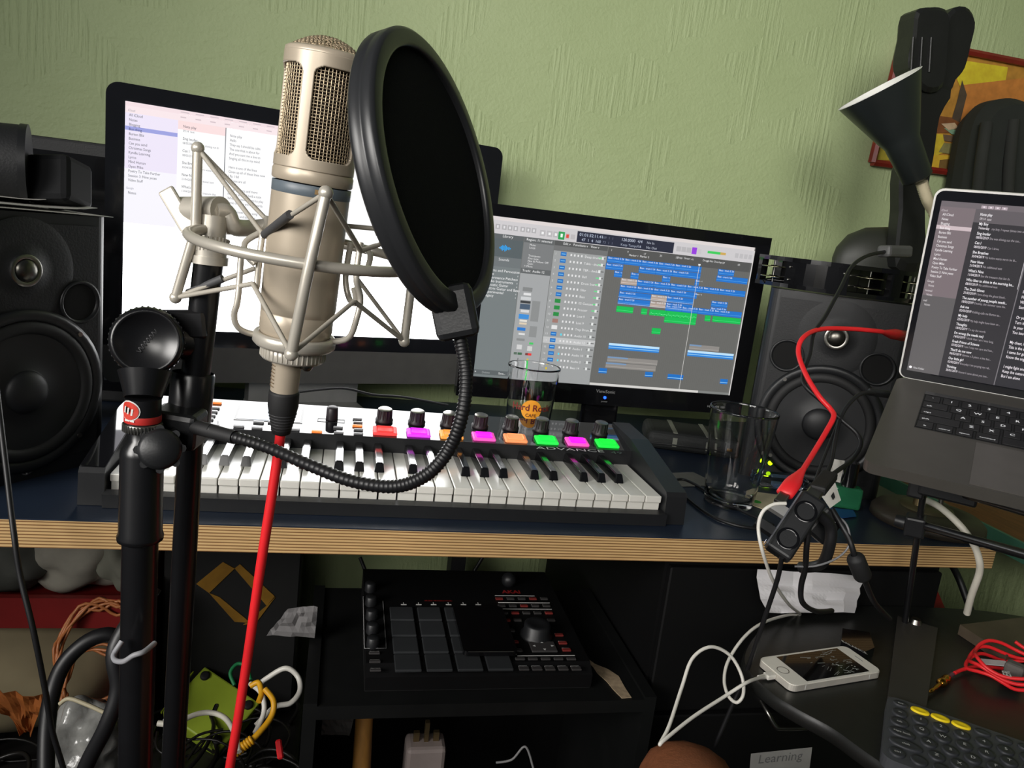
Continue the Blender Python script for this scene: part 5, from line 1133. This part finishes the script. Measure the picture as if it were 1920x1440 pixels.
cable('cream_coil', 'cream white cable loop beside the microphone stand at the bottom', [(296, 1356, .88), (322, 1362, .88), (335, 1390, .88), (330, 1420, .87), (318, 1450, .86)], .0034, GWH, 10)
cable('white_patch_lead', 'white patch lead looping out right of the red cable', [(478, 1290, 1.05), (500, 1272, 1.05), (535, 1253, 1.05), (558, 1268, 1.05), (562, 1295, 1.04), (545, 1318, 1.03), (515, 1326, 1.02), (480, 1360, 1.0)], .0036, WHT, 10)
cable('white_short_lead', 'short white lead beside the yellow network cable', [(470, 1282, 1.03), (490, 1300, 1.01), (495, 1335, 1.0), (478, 1375, .98)], .0034, WHT, 10)
YEL = mat('yellow_cable', S(226, 166, 28), .45)
ye, _ = cable('network_cable', 'yellow network cable bent beside the lime green box', [(470, 1286, 1.0), (485, 1280, 1.0), (490, 1300, .99), (485, 1316, .98)], .0036, YEL, 10)
y2, _ = cable('yellow_lead', 'yellow lead with ribbed boot behind the red cable', [(497, 1292, .99), (513, 1315, .98), (508, 1345, .97), (480, 1380, .95), (455, 1400, .94), (430, 1420, .93)], .0038, YEL, 10)
a_, b_ = at(474, 1386, d=.945), at(440, 1412, d=.935); Lf = (b_-a_).length; rb3 = MB()
for i in range(7): rb3.lathe([(.004, Lf*i/7), (.0062, Lf*i/7+.001), (.0062, Lf*i/7+.003), (.004, Lf*i/7+.0042)], 14, frame_m(a_, b_-a_))
rb3.build('ribbed_boot', YEL, y2, True)
cable('green_lead', 'thin dark green lead curled above the lime green box', [(440, 1285, 1.04), (432, 1262, 1.05), (445, 1245, 1.06), (462, 1250, 1.06), (470, 1275, 1.05)], .0026, mat('green_cable', S(20, 110, 62), .5))
wt = MB().box(-.006, .006, -.019, .019, 0, .001, frame_m(at(326, 1325, d=.93), CAM-at(326, 1325, d=.93), RT) @ Matrix.Rotation(math.radians(-14), 4, 'Z')).build('cable_tag', PAPER); tag(wt, 'small white paper tag left of the lime green box', 'tag')
rt3 = MB().rbox(-.004, .004, -.012, .012, -.003, .003, .002, 1, frame_m(at(524, 1405, d=1.0), CAM-at(524, 1405, d=1.0), RT) @ Matrix.Rotation(math.radians(15), 4, 'Z')).build('red_plug', RED); tag(rt3, 'small red plug in the dark left of the low shelf', 'plug')
# black carton with yellow tape
ca = thing('taped_carton', 'dark carton with curled yellow tape behind the red cable under the desk', 'box', (.09, .57, 0))
MB().rbox(-.03, .205, .50, .655, tubz, .50, .003, 1).build('carton', mat('dark_carton', S(24, 24, 24), .7), ca, True)
YT = mat('ochre_tape', S(150, 108, 28), .6, var=.2)
for pts in ([(368, 1095), (418, 1054), (440, 1066), (392, 1112)], [(440, 1066), (450, 1058), (515, 1118), (500, 1136)], [(392, 1112), (440, 1166), (470, 1168), (412, 1120)], [(500, 1136), (516, 1120), (480, 1168), (456, 1172)]):
    q_ = [at(a, b, Y=.498) for a, b in pts]; MB().add([p for p in q_]+[p+V((0, .0015, 0)) for p in q_], [(0, 1, 2, 3), (7, 6, 5, 4), (0, 4, 5, 1), (1, 5, 6, 2), (2, 6, 7, 3), (3, 7, 4, 0)]).build('tape_strip', YT, ca, True)
# thin cables hanging against the wall under the desk
cable('wall_lead', 'thin dark lead slanting down the wall behind the low shelf', [(905, 1045, 1.45), (880, 1085, 1.45), (850, 1130, 1.45)], .0035, CABB)
cable('wall_lead', 'thin dark lead hanging on the wall left of the slanting one', [(675, 1045, 1.45), (688, 1080, 1.45), (700, 1130, 1.45)], .0035, CABB)
cable('wall_lead', 'thin dark lead at the right of the wall gap near the drawer cabinet', [(1112, 1045, 1.45), (1098, 1085, 1.45), (1080, 1120, 1.45)], .0035, CABB)

# ------------------------------------------------------------------ things on the left speaker
ST = 1.0562
def onspk(px, py, z=ST): return at(px, py, Z=z)
L0 = V((-.109, .117, 0)); lx = V((math.cos(math.radians(54)), math.sin(math.radians(54)), 0)); lyv = V((-lx.y, lx.x, 0))
def sheet(name, label, u0, v0, u1, v1, z, rot, curl, m, seed):
    rn_ = random.Random(seed); vs_ = []; nx, ny = 14, 10
    for j in range(ny+1):
        for i in range(nx+1):
            u_ = u0+(u1-u0)*i/nx; v_ = v0+(v1-v0)*j/ny; cu_, cv_ = (u0+u1)/2, (v0+v1)/2
            du, dv = u_-cu_, v_-cv_; ur = cu_+du*math.cos(rot)-dv*math.sin(rot); vr = cv_+du*math.sin(rot)+dv*math.cos(rot)
            e = max(0, i/nx-.7)/.3
            p = L0+lx*ur+lyv*vr; vs_.append((p.x, p.y, z+curl*e*e+.0015*math.sin(3*i/nx+seed)*math.sin(2.5*j/ny+seed)))
    o = MB().add(vs_, [(j*(nx+1)+i, j*(nx+1)+i+1, (j+1)*(nx+1)+i+1, (j+1)*(nx+1)+i) for j in range(ny) for i in range(nx)], smooth=True).build(name, m)
    so_ = o.modifiers.new('thickness', 'SOLIDIFY'); so_.thickness = .0006; tag(o, label, 'paper')
PAP2 = mat('grey_white_paper', S(190, 188, 182), .8, var=.05)
sheet('paper_sheet', 'lowest loose paper sheet on the left speaker top', -.115, -.004, .112, .20, ST+.002, 0, .0, PAP2, 1)
sheet('paper_sheet', 'folded grey paper on the left speaker with a raised middle', -.12, .01, .10, .21, ST+.007, .08, .004, PAP2, 2)
sheet('paper_sheet', 'top paper sheet on the left speaker curling off to the right', -.10, .05, .105, .23, ST+.012, -.15, .012, PAP2, 4)
cr_ = thing('camera', 'black camera with a ringed lens resting on the papers of the left speaker', 'camera', tuple(at(20, 365, Y=.20)))
cq = at(-8, 303, Y=.20)
ax_l = RT*.9+FW*.45
MB().cyl(cq-ax_l*.05, cq+ax_l*.026, .044, .046, n=32).build('lens_barrel', MTB, cr_, True)
MB().cyl(cq+ax_l*.026, cq+ax_l*.034, .0475, n=32).build('lens_ring', BLK, cr_, True)
MB().rbox(0, .056, -.01, .05, -.045, .012, .008, 2, basis(cq+ax_l*.03, RT, FW, -DN)).build('body', mat('camera_black', S(17, 18, 20), .75, spec=.2), cr_, True)
MB().tube(spline([at(97, 312, Y=.2), at(95, 335, Y=.2), at(92, 355, Y=.2)], 4), .0012, 6).sph(at(107, 340, Y=.2), .0065, .8, .8, 1.2, 12).tube(spline([at(103, 316, Y=.2), at(106, 330, Y=.2), at(106, 350, Y=.2), at(98, 364, Y=.2), at(75, 352, Y=.2)], 4), .0018, 6).build('strap_lug', SILV, cr_, True)
bxk = thing('black_cabinet_box', 'tall flat black box standing behind the left speaker', 'box', (-.30, .55, .74))
_z1, _z2 = at(45, 245, Y=.50).z, at(193, 275, Y=.50).z
MB().rbox(-.62, -.085, .50, .62, .7405, (_z1+_z2)/2, .004, 2).build('box_body', MTB, bxk, True)
MB().box(-.61, -.095, .4985, .4995, .76, (_z1+_z2)/2-.02).build('front_panel', GLB, bxk, True)

# ------------------------------------------------------------------ on the right speaker: tambourine, lead, black ornament
ta = thing('tambourine', 'black crescent tambourine with metal jingles lying on the right speaker', 'tambourine', (1.06, .32, ST))
tcx = V((1.072, .345, 0)); Ra = .150
def arcp(a, r_, z): return V((tcx.x+r_*math.cos(math.radians(a)), tcx.y+r_*math.sin(math.radians(a)), z))
fr_ = MB()
def arcbox(mb_, a0, a1, r0_, r1_, z0, z1, n_=10):
    vs_ = []
    for i in range(n_+1):
        a = a0+(a1-a0)*i/n_
        for r_, z in ((r0_, z0), (r1_, z0), (r1_, z1), (r0_, z1)): vs_.append(arcp(a, r_, z))
    fs_ = [(4*i+k_, 4*i+(k_+1) % 4, 4*i+4+(k_+1) % 4, 4*i+4+k_) for i in range(n_) for k_ in range(4)]+[(3, 2, 1, 0), (4*n_, 4*n_+1, 4*n_+2, 4*n_+3)]
    mb_.add(vs_, fs_)
arcbox(fr_, 180, 318, Ra-.014, Ra, ST+.0025, ST+.009, 24); arcbox(fr_, 180, 318, Ra-.014, Ra, ST+.044, ST+.051, 24)
for a0, a1 in ((180, 184), (205, 243), (268, 276), (300, 318)): arcbox(fr_, a0, a1, Ra-.013, Ra-.001, ST+.009, ST+.044, 6)
arcbox(fr_, 178, 320, Ra-.036, Ra-.031, ST+.0025, ST+.051, 24); fr_.build('frame', GLB, ta, True)
JNG = mat('jingle_metal', S(170, 166, 140), .25, metal=1)
for a in (194.5, 255.5, 288):
    for z in (ST+.018, ST+.034):
        p = arcp(a, Ra-.006, 0); MB().lathe([(0, .001), (.006, .0018), (.008, 0), (.019, .0005), (.0205, -.0004), (.0205, -.0012), (0, -.0012)], 24, Matrix.Translation((p.x, p.y, z))).build('jingle', JNG, ta, True)
    p = arcp(a, Ra-.006, 0); MB().cyl((p.x, p.y, ST+.009), (p.x, p.y, ST+.044), .001, n=8).build('jingle_pin', CHR, ta, True)
for a in (208, 240):
    for z in (ST+.016, ST+.036): p = arcp(a, Ra+.0003, z); MB().sph(p, .0022, n=8).build('rivet', CHR, ta, True)
cable('speaker_top_lead', 'flat black lead lying across the front of the right speaker top', [(1430, 528, 1.28), (1442, 524, 1.28), (1480, 528, 1.27), (1530, 536, 1.25), (1580, 546, 1.24), (1610, 552, 1.24)], .003, GLB)
orn = thing('black_ornament', 'tall black ornament with two flared lobes rising from a domed base', 'ornament', tuple(at(1690, 505, Y=.40)))
OB = mat('ebony', S(24, 25, 24), .42, bump=.3, bs=60)
def slabpx(px, Y0, th, nm, m=OB, parent=orn, bev=.006):
    P_ = spline([at(a, b, Y=Y0) for a, b in px], 3, True); n__ = len(P_); c_ = sum(P_, V((0, 0, 0)))/n__
    lay_ = [(-th/2, .90), (-th/2+bev, 1.0), (th/2-bev, 1.0), (th/2, .90)]
    vs_ = [c_+(p-c_)*k_+V((0, o_, 0)) for o_, k_ in lay_ for p in P_]
    fs_ = [(j*n__+i, j*n__+(i+1) % n__, (j+1)*n__+(i+1) % n__, (j+1)*n__+i) for j in range(3) for i in range(n__)]
    return MB().add(vs_, fs_).add(vs_, [list(range(n__))[::-1], list(range(3*n__, 4*n__))]).build(nm, m, parent, True)
slabpx([(1703, 26), (1730, 19), (1752, 21), (1762, 34), (1760, 90), (1752, 165), (1720, 175), (1698, 150), (1688, 120), (1697, 70)], .40, .05, 'lobe')
slabpx([(1762, 30), (1794, 18), (1811, 42), (1803, 85), (1790, 135), (1772, 158), (1762, 180), (1742, 178), (1748, 110)], .415, .05, 'lobe')
slabpx([(1700, 150), (1775, 158), (1752, 210), (1740, 290), (1722, 400), (1722, 500), (1672, 500), (1677, 400), (1680, 320), (1712, 240)], .405, .035, 'stem')
for i in range(3):
    x_ = 1712+i*17; MB().tube([at(x_, 70, Y=.374), at(x_-4, 135, Y=.374)], .0026, 6).build('carved_ridge', OB, orn, True)
bq = at(1690, 500, Y=.40)
MB().lathe([(.095, 0), (.100, .06), (.096, .08), (.078, .105), (.045, .122), (0, .128)], 36, basis((bq.x, .46, ST+.001), (1, 0, 0), (0, .45, 0), (0, 0, 1))).build('domed_base', mat('dark_green_black', S(40, 42, 36), .5), orn, True)
cable('pale_line', 'thin pale line running down the stem of the black ornament', [(1690, 305, 1.43), (1689, 360, 1.43), (1690, 405, 1.43), (1697, 430, 1.43), (1703, 442, 1.43)], .0018, GWH)  # pale line drawn as a thin tube along the stem

# ------------------------------------------------------------------ desk lamp
lm_ = thing('desk_lamp', 'black desk lamp with cone shade on a ribbed gooseneck and round base', 'lamp', (1.13, .088, .74))
MB().lathe([(0, .024), (.045, .022), (.072, .017), (.079, .010), (.080, 0), (0, 0)], 48, Matrix.Translation((1.13, .088, .7403))).build('base', mat('weathered_black', S(58, 52, 44), .45, var=.25), lm_, True)
MB().lathe([(0, .0255), (.036, .0255), (.038, .022)], 36, Matrix.Translation((1.125, .088, .7405))).build('base_cap', mat('dull_olive', S(88, 82, 58), .4, metal=.3), lm_, True)
MB().cyl((1.112, .09, .764), (1.112, .09, .815), .0085, n=20).build('post', BRS, lm_, True)
ne = at(1738, 372, Y=.31)
gpts = spline([(1.112, .09, .812), (1.115, .10, .88), (1.13, .13, .98), (1.17, .20, 1.09), (1.21, .28, 1.17), at(1752, 400, Y=.31), at(1738, 372, Y=.31), at(1728, 342, Y=.31)], 22)
MB().tube(gpts, [.0078+(.0022 if i % 2 == 0 else 0) for i in range(len(gpts))], 12).build('gooseneck', mat('beige_gooseneck', S(186, 176, 148), .45), lm_, True)
sA, sB, sC, sD = at(1722, 338, Y=.31), at(1712, 300, Y=.31), at(1690, 245, Y=.315), at(1648, 166, Y=.330)
axl = (sD-sA); Ls = axl.length; Mls = frame_m(sA, axl)
LSH = mat('dark_lamp_enamel', S(32, 36, 36), .35, spec=.5)
MB().lathe([(0, 0), (.018, 0), (.024, .004), (.028, Ls*.42), (.034, Ls*.50), (.066, Ls*1.0)], 40, Mls).build('shade', LSH, lm_, True)
MB().lathe([(.0652, Ls*1.0), (.033, Ls*.51), (.0, Ls*.45)], 40, Mls).build('shade_lining', mat('lining_white', S(222, 222, 216), .5), lm_, True)
MB().lathe([(.0662, Ls*.994), (.0668, Ls), (.0655, Ls*1.002)], 40, Mls).build('shade_rim', mat('rim_white', S(220, 220, 214), .4), lm_, True)
MB().sph(Mls @ V((0, 0, Ls*.72)), .022, n=16).build('bulb', WHT, lm_, True)

# ------------------------------------------------------------------ framed painting and dark bag on the wall
pt_ = thing('framed_painting', 'small yellow and orange painting in a dark red frame on the green wall', 'painting', tuple(at(1790, 200, Y=WY)))
PY = WY-.004
tl_, bl_ = at(1688, 75, Y=PY), at(1632, 305, Y=PY); tr_ = at(1800, 97, Y=PY); ddx = (tr_-tl_).normalized(); tr_ = tl_+ddx*.40; br_ = bl_+(at(1800, 327, Y=PY)-bl_).normalized()*.41
FRM = mat('dark_red_wood', S(122, 34, 26), .42, var=.2)
def bar(a, b, w_=.013):
    d_ = (b-a).normalized(); n__ = V((0, -1, 0)); s_ = d_.cross(n__).normalized()
    return MB().add([a+s_*w_*u_+n__*q for u_, q in ((-.5, 0), (.5, 0), (.5, .012), (0, .017), (-.5, .012))]+[b+s_*w_*u_+n__*q for u_, q in ((-.5, 0), (.5, 0), (.5, .012), (0, .017), (-.5, .012))], [(i, (i+1) % 5, (i+1) % 5+5, i+5) for i in range(5)]+[(4, 3, 2, 1, 0), (5, 6, 7, 8, 9)])
for a, b in ((tl_, tr_), (tr_, br_), (br_, bl_), (bl_, tl_)): bar(a, b).build('frame_bar', FRM, pt_, True)
cv = MB(); zk = [0]
def patch(px, cl): zk[0] += .0002; cv.add([at(a, b, Y=PY-.003-zk[0]) for a, b in px], [list(range(len(px)))[::-1]], c=S(*cl))
cv.add([tl_+V((0, -.002, 0)), tr_+V((0, -.002, 0)), br_+V((0, -.002, 0)), bl_+V((0, -.002, 0))], [(3, 2, 1, 0)], c=S(176, 126, 48))
patch([(1690, 85), (1790, 105), (1780, 190), (1735, 230), (1655, 225)], (190, 150, 40)); patch([(1785, 110), (1890, 126), (1885, 155), (1800, 162), (1795, 150)], (206, 186, 42))
patch([(1800, 160), (1930, 145), (1930, 240), (1800, 245)], (188, 120, 52)); patch([(1640, 225), (1740, 230), (1740, 300), (1636, 300)], (176, 160, 54))
patch([(1740, 215), (1800, 222), (1796, 250), (1738, 248)], (120, 72, 34)); patch([(1804, 150), (1813, 178), (1800, 230), (1785, 222), (1796, 185)], (76, 64, 50))
patch([(1738, 250), (1770, 252), (1772, 285), (1735, 300)], (196, 172, 44)); patch([(1770, 240), (1806, 245), (1806, 255), (1785, 252)], (122, 156, 126)); patch([(1768, 252), (1805, 256), (1803, 268), (1770, 264)], (104, 84, 62))
patch([(1770, 268), (1800, 270), (1798, 292), (1760, 285)], (128, 122, 74)); patch([(1745, 290), (1800, 292), (1796, 320), (1745, 315)], (202, 164, 44)); patch([(1762, 300), (1780, 298), (1782, 318), (1760, 315)], (110, 84, 40))
patch([(1765, 232), (1790, 230), (1798, 240), (1778, 244)], (190, 164, 130))
cv.build('canvas', PAINT, pt_, True)
bg = thing('dark_hanging', 'large dark rounded shape with vertical folds in front of the painting', 'bag', tuple(at(1860, 420, Y=.62)))
slabpx([(1784, 430), (1793, 350), (1806, 270), (1818, 225), (1838, 198), (1866, 187), (1892, 187), (1920, 198), (1960, 225), (1985, 300), (2000, 700), (1800, 690)], .635, .09, 'dark_cloth', mat('dark_cloth', S(34, 38, 34), .9, bump=.5, bs=80), bg, .03)
for i, (a, b) in enumerate((((1850, 230), (1830, 400)), ((1900, 225), (1888, 400)), ((1945, 250), (1945, 410)))):
    MB().tube(spline([at(a[0], a[1], Y=.59), at((a[0]+b[0])/2-2, (a[1]+b[1])/2, Y=.582), at(b[0], b[1], Y=.585)], 6), .012, 8).build('fold', mat('dark_fold', S(40, 42, 38), .9), bg, True)

# ------------------------------------------------------------------ small things on the desk
po = thing('zip_pouch', 'black zipped pouch with pale grey stripes lying behind the keyboard controller', 'pouch', tuple(at(1275, 830, Z=.742)))
pq = at(1285, 838, Z=.7402); Mpo = basis((pq.x+.008, pq.y+.005, .7402), V((.96, -.28, 0)).normalized(), V((.28, .96, 0)).normalized(), Z_)
MB().rbox(-.085, .085, -.055, .055, 0, .034, .012, 4, Mpo).build('body', mat('pouch_nylon', S(30, 32, 32), .7, bump=.4, bs=300), po, True)
for x_ in (-.035, .025): MB().box(x_-.004, x_+.004, -.050, .050, .0335, .0346, Mpo).box(x_-.004, x_+.004, -.0556, -.0545, .010, .026, Mpo).build('stripe', mat('stripe_grey', S(120, 122, 112), .6), po, True)
MB().tube(spline([Mpo @ V((-.075, -.056, .012)), Mpo @ V((0, -.0565, .014)), Mpo @ V((.075, -.056, .012))], 6), .0014, 6).build('zip', BLK, po, True)
MB().box(.055, .066, -.058, -.055, .016, .021, Mpo).build('zip_pull', GOLD, po, True)
def flat(name, label, cat, px, z, m, th=.0008):
    P_ = [at(a, b, Z=z) for a, b in px]
    o = MB().prism([(q.x, q.y) for q in P_][::-1], z-th, z).build(name, m); return tag(o, label, cat)
flat('grey_slip', 'pale grey paper slip on the navy desk left of the pint glass', 'paper', [(1238, 887), (1300, 885), (1326, 898), (1330, 910), (1266, 912), (1250, 900)], .7418, mat('grey_slip', S(120, 118, 110), .8))
lf = flat('leaflet', 'cream leaflet with a green dot beside the pint glass', 'leaflet', [(1400, 925), (1418, 922), (1478, 930), (1470, 958), (1430, 954), (1397, 942)], .7418, mat('cream_print', S(206, 194, 160), .6))
p = at(1418, 940, Z=.7424); MB().lathe([(.0075, 0), (0, .0003)], 20, Matrix.Translation((p.x, p.y, .7421))).build('green_dot', mat('green_ink', S(60, 160, 50), .6), lf)
cbx = thing('clear_case', 'small clear plastic case in front of the right speaker', 'box', tuple(at(1460, 915, Z=.741)))
cq_ = at(1462, 912, Z=.741); MB().rbox(-.04, .04, -.017, .017, 0, .020, .003, 2, basis((cq_.x, cq_.y, .7408), V((.96, -.2, 0)).normalized(), V((.2, .96, 0)).normalized(), Z_)).build('case', GLASS, cbx, True)
MB().box(-.015, .03, -.010, .010, .002, .008, basis((cq_.x, cq_.y, .7408), V((.96, -.2, 0)).normalized(), V((.2, .96, 0)).normalized(), Z_)).build('blue_insert', mat('pale_blue', S(120, 150, 190), .5), cbx, True)
bo = thing('perfume_bottle', 'small square green bottle with a tall black cap by the speaker', 'bottle', tuple(at(1585, 952, Z=.741)))
bq = at(1582, 950, Z=.741); Mbo = basis((bq.x, bq.y, .7408), V((.93, -.35, 0)).normalized(), V((.35, .93, 0)).normalized(), Z_)
MB().rbox(-.021, .021, -.012, .012, 0, .034, .004, 3, Mbo).build('bottle_body', mat('green_glass', S(60, 150, 104), .1, trans=.55), bo, True)
MB().cyl(Mbo @ V((.0, 0, .034)), Mbo @ V((0, 0, .072)), .0105, .0100, n=24).build('cap', GLB, bo, True)
tg = thing('card_tag', 'white angular card with a black diamond mark between hub and bottle', 'card', tuple(at(1560, 950, d=.97)))
tq = [at(a, b, d=.96) for a, b in ((1541, 931), (1566, 905), (1577, 938), (1556, 953))]; nn_ = (tq[1]-tq[0]).cross(tq[2]-tq[0]).normalized()*.0006
MB().add(tq+[q+nn_ for q in tq], [(0, 1, 2, 3), (7, 6, 5, 4), (0, 4, 5, 1), (1, 5, 6, 2), (2, 6, 7, 3), (3, 7, 4, 0)]).build('card', WHT, tg, True)
MB().add([at(a, b, d=.957) for a, b in ((1558, 930), (1563, 922), (1566, 932), (1562, 938))], [(0, 1, 2, 3)]).build('diamond_mark', BLK, tg, True)
crumple('card_strip', 'upright white card strip behind the black plug above the hub', 'card', [(1560, 860), (1584, 864), (1575, 905), (1556, 900)], dict(d=1.0), WHT, .001, 4, 4, 2)
flat('blue_sachet', 'flat blue sachet lying under the green bottle', 'sachet', [(1556, 952), (1600, 956), (1606, 968), (1566, 972), (1552, 962)], .7425, mat('blue_foil', S(30, 70, 130), .4))
# flat white cable at the right
fw_, FP_ = cable('flat_cable', 'flat cream white cable curving down past the right end of the desk', [(1738, 938, 1.02), (1765, 953, 1.0), (1800, 985, .98), (1825, 1020, .97), (1836, 1050, .97), (1836, 1075, .98), (1822, 1115, 1.0), (1813, 1150, 1.02)], .0044, GWH, 10)
tag(MB().tube(spline([at(1785, 1060, d=1.3), at(1800, 1090, d=1.3), at(1822, 1150, d=1.28)], 5), .006, 8).build('wall_tube', CABB), 'black tube slanting against the wall right of the drawer cabinet', 'tube')
rs_ = [at(1752, 1104, Y=.10), at(1758, 1108, Y=.10), at(1776, 1150, Y=.10)]
rs_ = [(p.x, p.z) for p in rs_]; rs_ = rs_+[(rs_[2][0]+.02, .0), (rs_[0][0], 0)]
tag(MB().prism(rs_, -.004, 0, basis((0, .10, 0), (1, 0, 0), (0, 0, 1), (0, -1, 0))).build('red_board', mat('dark_red_card', S(130, 24, 18), .6)), 'dark red board edge standing beside the drawer cabinet behind the side table', 'board')
cable('behind_lead', 'thin dark lead on the desk behind the red plug boot', [(560, 735, 1.30), (640, 728, 1.32), (700, 740, 1.34), (760, 745, 1.36), (840, 760, 1.38)], .0022, CABB)

# ------------------------------------------------------------------ knee of the photographer
kn_ = at(1288, 1455, d=.845); hip = V((.38, -.62, .50)); ank = V((kn_.x+.03, kn_.y-.02, .075)); toe = V((kn_.x+.06, kn_.y+.14, .03))
me = bpy.data.meshes.new('person')
J = [(hip, .085), (hip.lerp(kn_, .35), .082), (hip.lerp(kn_, .72), .067), (kn_-V((0, .03, .006)), .060), (kn_+V((.004, .018, -.012)), .0585), (kn_.lerp(ank, .16), .052), (kn_.lerp(ank, .36), .056), (kn_.lerp(ank, .7), .042), (ank, .034), (ank.lerp(toe, .4)-V((0, 0, .01)), .036), (toe, .028)]
me.from_pydata([tuple(p) for p, _ in J], [(i, i+1) for i in range(len(J)-1)], [])
pe_ = bpy.data.objects.new('person', me); col.objects.link(pe_)
sk = pe_.modifiers.new('skin', 'SKIN'); sk.use_smooth_shade = True
for i, (_, r_) in enumerate(J): me.skin_vertices[0].data[i].radius = (r_, r_)
me.skin_vertices[0].data[0].use_root = True
ss = pe_.modifiers.new('smooth', 'SUBSURF'); ss.levels = 2; ss.render_levels = 2
me.materials.append(mat('brown_skin', S(150, 92, 62), .5, var=.12, vs=120, bump=.25, bs=350))
tag(pe_, 'bare bent knee of a seated person at the bottom edge', 'person')
